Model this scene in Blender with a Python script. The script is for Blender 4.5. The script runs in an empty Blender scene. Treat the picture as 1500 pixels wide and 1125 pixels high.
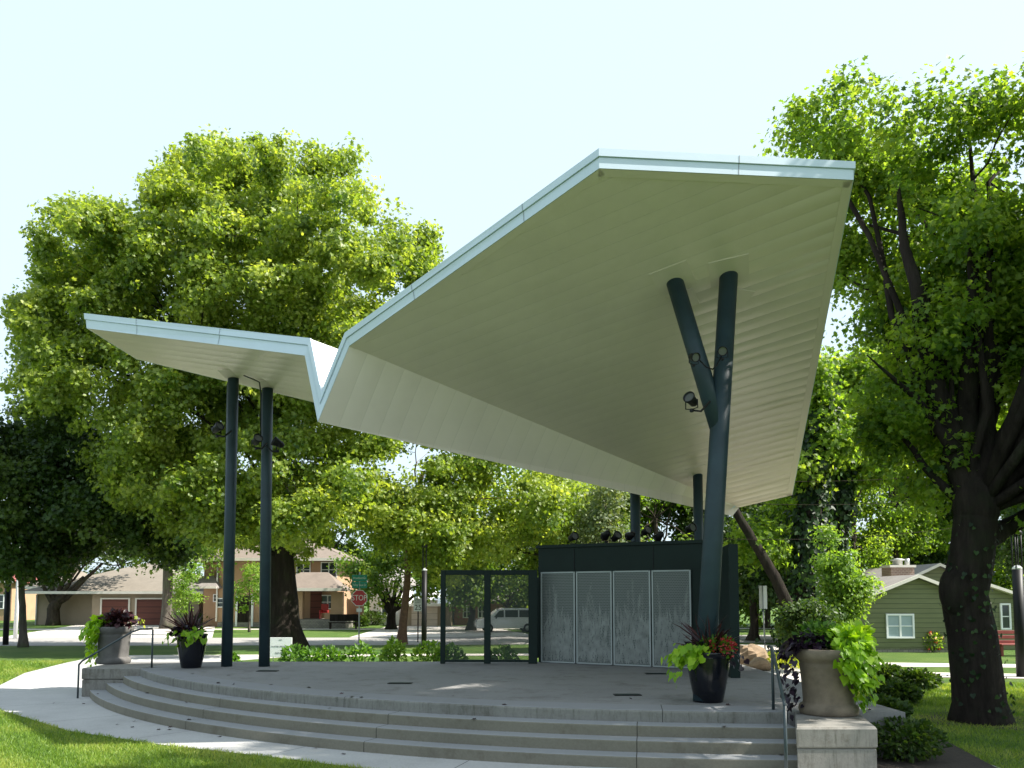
import bpy, math, random
import numpy as np
from mathutils import Vector, Matrix, Quaternion

SC = bpy.context.scene
COL = SC.collection
R = math.radians
rng = np.random.default_rng(7)
random.seed(7)

# ------------------------------------------------------------------ camera model
F = 1200.0; PX, PY = 750.0, 791.0; PITCH = R(4.0); EYE = Vector((0, 0, 2.1))
def ray(px, py):
    dx = (px - PX) / F; dy = -(py - PY) / F
    return Vector((dx, math.cos(PITCH) - dy*math.sin(PITCH), math.sin(PITCH) + dy*math.cos(PITCH)))
def at(px, py, Y):
    d = ray(px, py); return EYE + d * (Y / d.y)
def onz(px, py, z=0.0):
    d = ray(px, py); return EYE + d * ((z - EYE.z) / d.z)
def onplane(px, py, p0, n):
    d = ray(px, py); return EYE + d * ((p0 - EYE).dot(n) / d.dot(n))

# ------------------------------------------------------------------ objects
def tag(o, label=None, cat=None, group=None, kind=None):
    if label: o['label'] = label
    if cat: o['category'] = cat
    if group: o['group'] = group
    if kind: o['kind'] = kind
    return o
def thing(name, label, cat, loc=(0, 0, 0), rz=0.0, group=None):
    o = bpy.data.objects.new(name, None); COL.objects.link(o)
    o.location = loc; o.rotation_euler = (0, 0, rz); o.empty_display_size = 0.2
    return tag(o, label, cat, group)
def dup(root, loc, rz=0.0, scale=1.0, label=None):
    r = root.copy(); COL.objects.link(r); r.location = loc; r.rotation_euler = (0, 0, rz)
    r.scale = (scale, scale, scale) if not isinstance(scale, tuple) else scale
    if label: r['label'] = label
    for ch in list(root.children):
        c = ch.copy(); COL.objects.link(c); c.parent = r
        for g in list(ch.children):
            d = g.copy(); COL.objects.link(d); d.parent = c
    return r

class MB:
    def __init__(s): s.v = []; s.f = []; s.sm = []
    def add(s, verts, faces, smooth=False):
        b = len(s.v); s.v += [tuple(v) for v in verts]
        for f in faces: s.f.append([b + i for i in f]); s.sm.append(smooth)
        return s
    def box(s, c, size, rz=0.0, bev=0.0, M=None):
        hx, hy, hz = size[0]/2, size[1]/2, size[2]/2
        m = M if M is not None else Matrix.Translation(Vector(c)) @ Matrix.Rotation(rz, 4, 'Z')
        if bev <= 0:
            vs = [m @ Vector((x, y, z)) for z in (-hz, hz) for x, y in ((-hx,-hy),(hx,-hy),(hx,hy),(-hx,hy))]
            return s.add(vs, [(3,2,1,0),(4,5,6,7),(0,1,5,4),(1,2,6,5),(2,3,7,6),(3,0,4,7)])
        b = min(bev, hx*.9, hy*.9, hz*.9); rings = []
        for z, i in ((-hz, b), (-hz+b, 0), (hz-b, 0), (hz, b)):
            x, y = hx-i, hy-i; c2 = b*0.999 if i == 0 else b*.3
            rings.append([(-x+c2,-y,z),(x-c2,-y,z),(x,-y+c2,z),(x,y-c2,z),(x-c2,y,z),(-x+c2,y,z),(-x,y-c2,z),(-x,-y+c2,z)])
        vs = [m @ Vector(p) for r_ in rings for p in r_]; fs = [tuple(range(7,-1,-1)), tuple(range(24,32))]
        for k in range(3):
            for i in range(8): fs.append((8*k+i, 8*k+(i+1)%8, 8*k+8+(i+1)%8, 8*k+8+i))
        return s.add(vs, fs)
    def tube(s, pts, rad, n=10, caps=True):
        pts = [Vector(p) for p in pts]; m = len(pts)
        if not hasattr(rad, '__len__'): rad = [rad]*m
        t0 = (pts[1]-pts[0]).normalized(); u = t0.orthogonal().normalized(); vs = []
        for i, p in enumerate(pts):
            t = ((pts[min(i+1,m-1)] - pts[max(i-1,0)])).normalized()
            u = (u - t*u.dot(t)).normalized(); w = t.cross(u)
            for k in range(n):
                a = 2*math.pi*k/n; vs.append(p + (u*math.cos(a) + w*math.sin(a))*rad[i])
        fs = [(i*n+k, i*n+(k+1)%n, (i+1)*n+(k+1)%n, (i+1)*n+k) for i in range(m-1) for k in range(n)]
        s.add(vs, fs, True)
        if caps:
            b = len(s.v) - n*m
            s.f.append([b+k for k in range(n-1,-1,-1)]); s.sm.append(False)
            s.f.append([b+(m-1)*n+k for k in range(n)]); s.sm.append(False)
        return s
    def lathe(s, prof, n=32, c=(0,0,0), smooth=True):
        vs = [(c[0]+r*math.cos(2*math.pi*k/n), c[1]+r*math.sin(2*math.pi*k/n), c[2]+z) for r, z in prof for k in range(n)]
        fs = [(i*n+k, i*n+(k+1)%n, (i+1)*n+(k+1)%n, (i+1)*n+k) for i in range(len(prof)-1) for k in range(n)]
        return s.add(vs, fs, smooth)
    def prism(s, poly, z0, z1, M=None):
        n = len(poly); vs = [Vector((x, y, z)) for z in (z0, z1) for x, y in poly]
        if M is not None: vs = [M @ v for v in vs]
        fs = [tuple(range(n-1,-1,-1)), tuple(range(n, 2*n))] + [(i,(i+1)%n,n+(i+1)%n,n+i) for i in range(n)]
        return s.add(vs, fs)
    def sphere(s, c, r, n=12, m=8, sc=(1,1,1)):
        vs = [(c[0], c[1], c[2]-r*sc[2])]
        for j in range(1, m):
            a = -math.pi/2 + math.pi*j/m
            for k in range(n):
                b = 2*math.pi*k/n
                vs.append((c[0]+r*sc[0]*math.cos(a)*math.cos(b), c[1]+r*sc[1]*math.cos(a)*math.sin(b), c[2]+r*sc[2]*math.sin(a)))
        vs.append((c[0], c[1], c[2]+r*sc[2])); t = len(vs)-1
        fs = [(0, 1+(k+1)%n, 1+k) for k in range(n)]
        for j in range(m-2):
            for k in range(n): fs.append((1+j*n+k, 1+j*n+(k+1)%n, 1+(j+1)*n+(k+1)%n, 1+(j+1)*n+k))
        fs += [(t, 1+(m-2)*n+k, 1+(m-2)*n+(k+1)%n) for k in range(n)]
        return s.add(vs, fs, True)
    def build(s, name, mat, parent=None, local=True):
        me = bpy.data.meshes.new(name); me.from_pydata(s.v, [], s.f); me.validate()
        if len(me.polygons) == len(s.sm): me.polygons.foreach_set('use_smooth', s.sm)
        me.update(); me.materials.append(mat)
        o = bpy.data.objects.new(name, me); COL.objects.link(o)
        if parent is not None:
            o.parent = parent
            if not local: o.matrix_parent_inverse = Matrix.Translation(-parent.location)
        return o

def text(name, body, size, mat, parent, M, align='CENTER', ext=0.002, sx=1.0):
    cu = bpy.data.curves.new(name, 'FONT'); cu.body = body; cu.size = size; cu.extrude = ext
    cu.align_x = align; cu.align_y = 'CENTER'; cu.materials.append(mat)
    tmp = bpy.data.objects.new(name, cu); COL.objects.link(tmp); bpy.context.view_layer.update()
    me = bpy.data.meshes.new_from_object(tmp.evaluated_get(bpy.context.evaluated_depsgraph_get())); me.name = name
    bpy.data.objects.remove(tmp); bpy.data.curves.remove(cu)
    o = bpy.data.objects.new(name, me); COL.objects.link(o); o.parent = parent
    o.matrix_local = M @ Matrix.Diagonal((sx, 1, 1, 1)); return o
FACE = Matrix.Rotation(R(90), 4, 'X')          # text plane facing -Y

# ------------------------------------------------------------------ materials
def newmat(name):
    m = bpy.data.materials.new(name); m.use_nodes = True; nt = m.node_tree
    return m, nt, nt.nodes['Principled BSDF'], nt.nodes['Material Output']
def N(nt, typ, **kw):
    n = nt.nodes.new(typ)
    for k, v in kw.items(): setattr(n, k, v)
    return n
def math_(nt, op, a, b=None, c=None, clamp=False):
    n = N(nt, 'ShaderNodeMath', operation=op, use_clamp=clamp)
    for i, x in enumerate((a, b, c)):
        if x is None: continue
        if isinstance(x, (int, float)): n.inputs[i].default_value = x
        else: nt.links.new(x, n.inputs[i])
    return n.outputs[0]
def noise(nt, vec, scale, detail=5, rough=.6):
    n = N(nt, 'ShaderNodeTexNoise'); n.inputs['Scale'].default_value = scale
    n.inputs['Detail'].default_value = detail; n.inputs['Roughness'].default_value = rough
    if vec is not None: nt.links.new(vec, n.inputs['Vector'])
    return n.outputs['Fac']
def ramp(nt, fac, stops):
    r_ = N(nt, 'ShaderNodeValToRGB'); e = r_.color_ramp.elements
    while len(e) > 1: e.remove(e[-1])
    e[0].position = stops[0][0]; e[0].color = (*stops[0][1], 1)
    for p, c in stops[1:]: e.new(p).color = (*c, 1)
    nt.links.new(fac, r_.inputs[0]); return r_.outputs[0]
def mixc(nt, fac, a, b, blend='MIX'):
    n = N(nt, 'ShaderNodeMix', data_type='RGBA', blend_type=blend)
    for i, x in ((0, fac), (6, a), (7, b)):
        if isinstance(x, (int, float)): n.inputs[i].default_value = x
        elif isinstance(x, tuple): n.inputs[i].default_value = (*x, 1) if len(x) == 3 else x
        else: nt.links.new(x, n.inputs[i])
    return n.outputs[2]
def objco(nt): return N(nt, 'ShaderNodeTexCoord').outputs['Object']
def scaled(nt, vec, s):
    n = N(nt, 'ShaderNodeMapping'); n.inputs['Scale'].default_value = s; nt.links.new(vec, n.inputs['Vector']); return n.outputs[0]
def bump(nt, bsdf, h, strength=.3, dist=.01):
    b = N(nt, 'ShaderNodeBump'); b.inputs['Strength'].default_value = strength; b.inputs['Distance'].default_value = dist
    nt.links.new(h, b.inputs['Height']); nt.links.new(b.outputs[0], bsdf.inputs['Normal'])
def surf(name, c, rough=.6, var=.12, scale=4.0, metal=0.0, bmp=0.0, spec=.5, bscale=None, coat=0.0):
    """painted / plain surface with blotchy variation and a fine bump"""
    m, nt, b, o = newmat(name); co = objco(nt)
    n1 = noise(nt, co, scale); lo = tuple(x*(1-var) for x in c); hi = tuple(min(1, x*(1+var)) for x in c)
    nt.links.new(ramp(nt, n1, [(.3, lo), (.7, hi)]), b.inputs['Base Color'])
    b.inputs['Roughness'].default_value = rough; b.inputs['Metallic'].default_value = metal
    b.inputs['Specular IOR Level'].default_value = spec
    if coat: b.inputs['Coat Weight'].default_value = coat; b.inputs['Coat Roughness'].default_value = .08
    if bmp: bump(nt, b, noise(nt, co, bscale or scale*12, 6), bmp)
    return m
def ctr_joint(nt, cx, cy, rad, pitch, w):
    """1 on thin radial joints of a ring of concrete round (cx, cy)"""
    sep = N(nt, 'ShaderNodeSeparateXYZ'); nt.links.new(objco(nt), sep.inputs[0])
    a = math_(nt, 'ARCTAN2', math_(nt, 'SUBTRACT', sep.outputs[1], cy), math_(nt, 'SUBTRACT', sep.outputs[0], cx))
    f = math_(nt, 'FRACT', math_(nt, 'ADD', math_(nt, 'MULTIPLY', a, rad/pitch), 100.0))
    return math_(nt, 'LESS_THAN', f, w/pitch)
def concrete(name, c, stain=.5, joint=None, vert=False, rough=.85, tread=None):
    m, nt, b, o = newmat(name); co = objco(nt)
    big = noise(nt, co, .7, 6, .65); fine = noise(nt, co, 30, 4)
    col = ramp(nt, big, [(.25, tuple(x*.72 for x in c)), (.5, c), (.75, tuple(min(1, x*1.15) for x in c))])
    col = mixc(nt, .35, col, ramp(nt, fine, [(.3, tuple(x*.75 for x in c)), (.7, tuple(min(1, x*1.2) for x in c))]))
    if stain:
        spots = noise(nt, co, 2.3, 8, .75)
        sf = math_(nt, 'MULTIPLY', ramp(nt, spots, [(.52, (0,0,0)), (.72, (1,1,1))]), stain)
        col = mixc(nt, sf, col, (c[0]*.45, c[1]*.40, c[2]*.34))
    if vert:   # rain-water streaks on the vertical faces
        st = noise(nt, scaled(nt, co, (8, 8, 1.1)), 2.0, 8, .75)
        geo = N(nt, 'ShaderNodeNewGeometry'); sp = N(nt, 'ShaderNodeSeparateXYZ'); nt.links.new(geo.outputs['Normal'], sp.inputs[0])
        vm = math_(nt, 'LESS_THAN', math_(nt, 'ABSOLUTE', sp.outputs[2]), .5)
        col = mixc(nt, math_(nt, 'MULTIPLY', ramp(nt, st, [(.50, (0,0,0)), (.66, (.6,.6,.6))]), vm), col, (.055, .055, .04))
    if tread:  # sky light on the cleaner upward faces painted in as a paler, bluer tone
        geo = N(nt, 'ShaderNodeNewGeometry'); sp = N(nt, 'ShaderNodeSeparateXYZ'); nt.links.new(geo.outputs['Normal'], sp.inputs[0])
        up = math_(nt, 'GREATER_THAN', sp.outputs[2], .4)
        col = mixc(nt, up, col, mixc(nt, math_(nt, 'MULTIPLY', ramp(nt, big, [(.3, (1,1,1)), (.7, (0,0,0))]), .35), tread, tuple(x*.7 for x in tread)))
    if joint:
        col = mixc(nt, ctr_joint(nt, *joint), col, tuple(x*.25 for x in c))
    nt.links.new(col, b.inputs['Base Color']); b.inputs['Roughness'].default_value = rough
    b.inputs['Specular IOR Level'].default_value = .3
    bump(nt, b, math_(nt, 'ADD', noise(nt, co, 60, 5), math_(nt, 'MULTIPLY', big, 3.0)), .35, .006)
    return m
def leafmat(name, dark, mid, light, trans=.4, rough=.5, spec=.35):
    m, nt, b, o = newmat(name)
    t = N(nt, 'ShaderNodeAttribute', attribute_name='tone')
    col = ramp(nt, t.outputs['Fac'], [(.1, dark), (.5, mid), (.9, light)])
    nt.links.new(col, b.inputs['Base Color']); b.inputs['Roughness'].default_value = rough
    b.inputs['Specular IOR Level'].default_value = spec
    tr = N(nt, 'ShaderNodeBsdfTranslucent'); tc = mixc(nt, 1.0, col, (2.2, 2.1, .8), 'MULTIPLY'); nt.links.new(tc, tr.inputs[0])
    mx = N(nt, 'ShaderNodeMixShader'); mx.inputs[0].default_value = trans
    nt.links.new(b.outputs[0], mx.inputs[1]); nt.links.new(tr.outputs[0], mx.inputs[2]); nt.links.new(mx.outputs[0], o.inputs[0])
    return m
def bark(name, c, s=6.0):
    m, nt, b, o = newmat(name); co = objco(nt)
    n1 = noise(nt, scaled(nt, co, (1, 1, .16)), s, 9, .72)
    col = ramp(nt, n1, [(.3, tuple(x*.4 for x in c)), (.55, c), (.75, tuple(x*1.7 for x in c))])
    moss = ramp(nt, noise(nt, co, 1.7, 6, .7), [(.50, (0,0,0)), (.68, (.55,.55,.55))])
    nt.links.new(mixc(nt, moss, col, (c[0]*.9, c[1]*1.5, c[2]*.8)), b.inputs['Base Color'])
    b.inputs['Roughness'].default_value = .95; b.inputs['Specular IOR Level'].default_value = .15
    bump(nt, b, n1, 1.0, .12); return m
def grassmat(name, a, bcol, dry):
    m, nt, b, o = newmat(name); co = objco(nt)
    n1 = noise(nt, co, .45, 6, .7); n2 = noise(nt, co, 14, 6, .8); n3 = noise(nt, scaled(nt, co, (1, 1, .2)), 90, 3)
    col = mixc(nt, n2, ramp(nt, n1, [(.35, a), (.6, bcol)]), ramp(nt, n1, [(.4, bcol), (.7, dry)]))
    col = mixc(nt, math_(nt, 'MULTIPLY', n3, .5), col, tuple(x*.45 for x in a))
    nt.links.new(col, b.inputs['Base Color']); b.inputs['Roughness'].default_value = .8; b.inputs['Specular IOR Level'].default_value = .2
    bump(nt, b, math_(nt, 'ADD', n3, n2), .8, .05); return m
def roofmat(name, c):
    m, nt, b, o = newmat(name); co = objco(nt)
    br = N(nt, 'ShaderNodeTexBrick'); nt.links.new(scaled(nt, co, (1, 1, 1)), br.inputs['Vector'])
    br.inputs['Scale'].default_value = 3.0; br.inputs['Mortar Size'].default_value = .02
    br.inputs['Color1'].default_value = (*c, 1); br.inputs['Color2'].default_value = (*[x*.75 for x in c], 1); br.inputs['Mortar'].default_value = (*[x*.5 for x in c], 1)
    nt.links.new(mixc(nt, noise(nt, co, 1.5, 6), br.outputs[0], tuple(min(1, x*1.25) for x in c)), b.inputs['Base Color'])
    b.inputs['Roughness'].default_value = .9; return m
def sidingmat(name, c, pitch, axis=2, dark=.45):
    m, nt, b, o = newmat(name); co = objco(nt); sp = N(nt, 'ShaderNodeSeparateXYZ'); nt.links.new(co, sp.inputs[0])
    f = math_(nt, 'FRACT', math_(nt, 'MULTIPLY', sp.outputs[axis], 1/pitch))
    g = math_(nt, 'LESS_THAN', f, .13)
    col = ramp(nt, noise(nt, scaled(nt, co, (.4, .4, 3)), 3, 5), [(.3, tuple(x*.88 for x in c)), (.7, tuple(x*1.12 for x in c))])
    nt.links.new(mixc(nt, g, col, tuple(x*dark for x in c)), b.inputs['Base Color'])
    b.inputs['Roughness'].default_value = .75; bump(nt, b, f, .6, .03); return m
def brickmat(name, c1, c2, mort, sc=4.0):
    m, nt, b, o = newmat(name); co = objco(nt)
    sp = N(nt, 'ShaderNodeSeparateXYZ'); nt.links.new(co, sp.inputs[0])
    cb = N(nt, 'ShaderNodeCombineXYZ'); nt.links.new(math_(nt, 'ADD', sp.outputs[0], sp.outputs[1]), cb.inputs[0]); nt.links.new(sp.outputs[2], cb.inputs[1])
    br = N(nt, 'ShaderNodeTexBrick'); nt.links.new(cb.outputs[0], br.inputs['Vector']); br.inputs['Scale'].default_value = sc
    for k, v in (('Color1', c1), ('Color2', c2), ('Mortar', mort)): br.inputs[k].default_value = (*v, 1)
    nt.links.new(br.outputs[0], b.inputs['Base Color']); b.inputs['Roughness'].default_value = .9
    bump(nt, b, br.outputs['Fac'], -.5, .01); return m

MT = {}
MT['steel'] = surf('blue_grey_paint', (.018, .036, .045), .5, .2, 2.0, bmp=.05, spec=.35)
MT['darkgreen'] = surf('dark_green_paint', (.007, .017, .014), .55, .2, 1.5, bmp=.04, spec=.2)
MT['white'] = surf('white_paint', (.78, .79, .78), .45, .06, 2.0)
MT['fascia'] = surf('fascia_paint', (.55, .64, .73), .4, .05, .8, bmp=.03)
MT['deck'] = surf('roof_deck_white', (.82, .81, .78), .5, .06, 1.0)
MT['black'] = surf('black_metal', (.009, .009, .010), .5, .2, 6.0, spec=.25)
MT['rail'] = surf('rail_paint', (.03, .045, .05), .4, .15, 8.0)
MT['lens'] = surf('lamp_lens', (.10, .10, .10), .08, .1, 3.0)
MT['pot'] = surf('black_glaze', (.004, .005, .009), .18, .3, 5.0, bmp=.05, bscale=20, spec=.35, coat=.25)
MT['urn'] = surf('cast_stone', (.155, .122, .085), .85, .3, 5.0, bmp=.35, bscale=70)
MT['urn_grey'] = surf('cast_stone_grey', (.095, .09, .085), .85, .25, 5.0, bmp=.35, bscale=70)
MT['soil'] = surf('soil', (.03, .02, .014), .95, .3, 20, bmp=.6)
MT['mulch'] = surf('mulch', (.035, .025, .018), .95, .4, 14, bmp=.8)
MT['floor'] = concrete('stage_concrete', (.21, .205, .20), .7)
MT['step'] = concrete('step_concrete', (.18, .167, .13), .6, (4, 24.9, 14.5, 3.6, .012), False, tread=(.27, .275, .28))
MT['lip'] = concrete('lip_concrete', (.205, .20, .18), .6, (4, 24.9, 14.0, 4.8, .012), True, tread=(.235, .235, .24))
MT['pier'] = concrete('pier_concrete', (.205, .195, .175), 1.0, None, True)
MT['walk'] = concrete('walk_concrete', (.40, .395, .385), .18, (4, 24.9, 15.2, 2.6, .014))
MT['paving'] = concrete('pale_paving', (.52, .48, .44), .2)
MT['asphalt'] = concrete('street_surface', (.30, .285, .27), .25)
MT['lawn'] = grassmat('lawn', (.045, .105, .016), (.10, .19, .03), (.21, .24, .06))
MT['bark'] = bark('bark_brown', (.055, .043, .033))
MT['bark_dark'] = bark('bark_dark', (.028, .022, .018))
MT['bark_grey'] = bark('bark_grey', (.11, .095, .08))
MT['bark_pale'] = bark('bark_pale', (.20, .17, .13), 4.0)
MT['syc'] = leafmat('sycamore_leaves', (.06, .118, .018), (.170, .238, .036), (.30, .35, .075), .52, .45, .5)
MT['maple'] = leafmat('maple_leaves', (.04, .092, .013), (.115, .198, .022), (.23, .305, .045), .58)
MT['dark'] = leafmat('shade_leaves', (.014, .036, .007), (.034, .072, .011), (.08, .125, .02), .36)  # dark foliage; the shade on shaded crowns and bushes is put into this colour
MT['back'] = leafmat('background_leaves', (.028, .07, .010), (.08, .15, .016), (.18, .24, .03), .46)
MT['lightgreen'] = leafmat('young_leaves', (.07, .14, .02), (.13, .23, .03), (.21, .30, .05), .45)
MT['pine'] = leafmat('pale_needles', (.05, .08, .03), (.09, .13, .05), (.16, .19, .09), .3)
MT['ivy'] = leafmat('ivy_leaves', (.008, .022, .007), (.016, .042, .011), (.035, .075, .016), .22)
MT['lime'] = leafmat('lime_vine_leaves', (.13, .26, .008), (.20, .36, .012), (.30, .45, .03), .40, .45)
MT['purple'] = leafmat('purple_vine_leaves', (.008, .004, .010), (.014, .007, .016), (.03, .014, .03), .12, .35)
MT['spike'] = leafmat('dark_red_spikes', (.012, .006, .008), (.03, .010, .014), (.06, .02, .025), .2, .35)
MT['green'] = leafmat('bedding_leaves', (.03, .08, .012), (.07, .16, .02), (.13, .25, .03), .4)
MT['red'] = leafmat('red_petals', (.25, .012, .02), (.42, .03, .04), (.55, .10, .10), .25)
MT['pink'] = leafmat('pink_petals', (.45, .18, .18), (.60, .30, .30), (.7, .5, .48), .35)
MT['blade'] = leafmat('grass_blades', (.06, .13, .014), (.15, .24, .03), (.31, .34, .085), .35)
MT['yellow'] = leafmat('groundcover_leaves', (.16, .22, .02), (.28, .33, .03), (.42, .42, .05), .4)
MT['glass'] = surf('window_glass', (.035, .045, .05), .06, .2, 1.0, spec=.6)
MT['blind'] = surf('window_blind', (.28, .36, .38), .25, .1, 1.5, spec=.6)
MT['rock'] = surf('limestone', (.24, .17, .105), .9, .35, 3.0, bmp=.6, bscale=12)

# ------------------------------------------------------------------ foliage
SHAPES = {
 'leaf':  (np.array([(0,0,0),(.34,.45,.10),(0,1,-.06),(-.34,.45,.10)]), [(0,1,2),(0,2,3)]),
 'lobed': (np.array([(0,0,0),(.42,.12,.08),(.26,.42,.05),(.55,.62,.10),(.22,.70,.02),(0,1.05,-.08),(-.22,.70,.02),(-.55,.62,.10),(-.26,.42,.05),(-.42,.12,.08)]),
           [(0,1,2),(0,2,4),(2,3,4),(0,4,5),(0,5,6),(0,6,8),(6,7,8),(0,8,9)]),
 'heart': (np.array([(0,.05,0),(.30,-.12,.05),(.50,.22,.06),(.34,.60,.02),(0,1,-.10),(-.34,.60,.02),(-.50,.22,.06),(-.30,-.12,.05),(0,.5,-.05)]),
           [(0,1,2),(0,2,8),(8,2,3),(8,3,4),(8,4,5),(8,5,6),(0,8,6),(0,6,7)]),
 'strap': (np.array([(.022,0,0),(-.022,0,0),(.026,.45,.02),(-.026,.45,.02),(.017,.8,-.06),(-.017,.8,-.06),(0,1,-.16)]),
           [(0,2,3,1),(2,4,5,3),(4,6,5)]),
 'blade': (np.array([(.06,0,0),(-.06,0,0),(.045,.55,.05),(-.045,.55,.05),(0,1,.22)]), [(0,2,3,1),(2,4,3)]),
}
def unit(a): return a / (np.linalg.norm(a, axis=-1, keepdims=True) + 1e-9)
def cards(name, mat, parent, pos, tip, nrm, size, tone, shape='leaf', width=1.0):
    """one mesh of small leaves: pos (N,3), tip direction, normal, size (N,), tone (N,)"""
    pos = np.asarray(pos, float); n = len(pos); S, faces = SHAPES[shape]
    tip = unit(tip); nx = unit(np.cross(tip, nrm)); nz = np.cross(nx, tip)
    size = np.broadcast_to(np.asarray(size, float), (n,))
    V = (pos[:, None, :] + size[:, None, None]*(nx[:, None, :]*S[None, :, 0:1]*width + tip[:, None, :]*S[None, :, 1:2] + nz[:, None, :]*S[None, :, 2:3]))
    k = len(S); V = V.reshape(-1, 3)
    me = bpy.data.meshes.new(name); me.vertices.add(len(V)); me.vertices.foreach_set('co', V.astype(np.float32).ravel())
    fl = np.array([i for f in faces for i in f]); fc = np.array([len(f) for f in faces])
    loops = (np.arange(n)[:, None]*k + fl[None, :]).ravel(); tot = np.tile(fc, n); st = np.concatenate(([0], np.cumsum(tot)[:-1]))
    me.loops.add(len(loops)); me.loops.foreach_set('vertex_index', loops.astype(np.int32))
    me.polygons.add(len(tot)); me.polygons.foreach_set('loop_start', st.astype(np.int32)); me.polygons.foreach_set('loop_total', tot.astype(np.int32))
    me.update(calc_edges=True)
    at_ = me.attributes.new('tone', 'FLOAT', 'FACE'); at_.data.foreach_set('value', np.repeat(np.asarray(tone, np.float32), len(faces)))
    me.materials.append(mat); o = bpy.data.objects.new(name, me); COL.objects.link(o)
    if parent is not None: o.parent = parent
    return o
def rdir(n, up=0.0):
    v = rng.normal(size=(n, 3)); v = unit(v); v[:, 2] += up; return unit(v)
def crown_pts(lobes, nclump, per, cr, shell=.45, flat=.65):
    """leaf positions: clumps spread through ellipsoid lobes [(centre, radii)], outward normals and tones"""
    w = np.array([(r[0]*r[1]*r[2])**(2/3) for c, r in lobes]); w /= w.sum()
    idx = rng.choice(len(lobes), nclump, p=w)
    C = np.array([tuple(l[0]) for l in lobes])[idx]; Rr = np.array([tuple(l[1]) for l in lobes])[idx]
    d = rdir(nclump); u = rng.random(nclump)**shell
    # ragged outline
    u *= 1 + .16*np.sin(d[:, 0]*7 + idx) * np.cos(d[:, 2]*6 + 2*idx)
    cc = C + d*Rr*u[:, None]
    kv = unit(rng.normal(size=(6, 3)))*rng.uniform(.9, 2.6, (6, 1))/(cr*1.6); g = np.sin(cc @ kv.T + rng.uniform(0, 6.3, 6)).sum(1)
    cc, d = cc[g > -.95], d[g > -.95]; nclump = len(cc); ctone = np.clip(rng.normal(.5, .22, nclump), 0, 1)
    k = np.repeat(np.arange(nclump), rng.poisson(per, nclump)); n = len(k)
    csz = (cr*(.45 + 1.0*rng.random(nclump)))[k]
    off = rng.normal(size=(n, 3))*.55; off /= np.maximum(1, np.linalg.norm(off, axis=1, keepdims=True)/1.15); off[:, 2] *= flat
    pos = cc[k] + off*csz[:, None]
    nrm = unit(d[k]*.35 + unit(off)*.55 + rdir(n)*.6 + np.array([.15, -.05, .5])); tone = np.clip(ctone[k]*.7 + rng.random(n)*.35, 0, 1)
    return pos, nrm, tone, cc
ROOF = []                                     # filled with the canopy outline: no leaf grows through or under it
def clear(P):
    if not ROOF: return np.ones(len(P), bool)
    poly_, p0, nn = ROOF; inside = np.zeros(len(P), bool); j = len(poly_)-1
    for i in range(len(poly_)):
        (xi, yi), (xj, yj) = poly_[i], poly_[j]
        c = ((yi > P[:, 1]) != (yj > P[:, 1])) & (P[:, 0] < (xj-xi)*(P[:, 1]-yi)/(yj-yi+1e-9) + xi); inside ^= c; j = i
    zr = p0.z - (nn.x*(P[:, 0]-p0.x) + nn.y*(P[:, 1]-p0.y))/nn.z
    return ~(inside & (P[:, 2] < zr + .55))
def crown(name, mat, parent, lobes, nclump, per, cr, size, shape='leaf', shell=.45, flat=.65):
    pos, nrm, tone, cc = crown_pts(lobes, nclump, per, cr, shell, flat)
    ok = clear(pos); pos, nrm, tone = pos[ok], nrm[ok], tone[ok]; cc = cc[clear(cc)]
    if parent is not None: pos = pos - np.array(parent.location)
    n = len(pos); tip = unit(rdir(n) + np.array([0, 0, -.35]))
    cards(name, mat, parent, pos, tip, nrm, size*(.7 + .6*rng.random(n)), tone, shape)
    return cc
def wob(p0, p1, n=6, amp=.1, sag=0.0, r=None):
    p0, p1 = Vector(p0), Vector(p1); L = (p1-p0).length; out = []; o = Vector((0, 0, 0))
    r = r or random
    for i in range(n+1):
        t = i/n; p = p0.lerp(p1, t)
        if 0 < i < n: o = o*.5 + Vector((r.uniform(-1, 1), r.uniform(-1, 1), r.uniform(-1, 1)))*amp*L*.18
        out.append(p + o*(1 if 0 < i < n else 0) + Vector((0, 0, -sag*L*math.sin(math.pi*t))))
    return out
def taper(r0, r1, n): return [r0 + (r1-r0)*(i/n)**.8 for i in range(n+1)]
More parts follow.
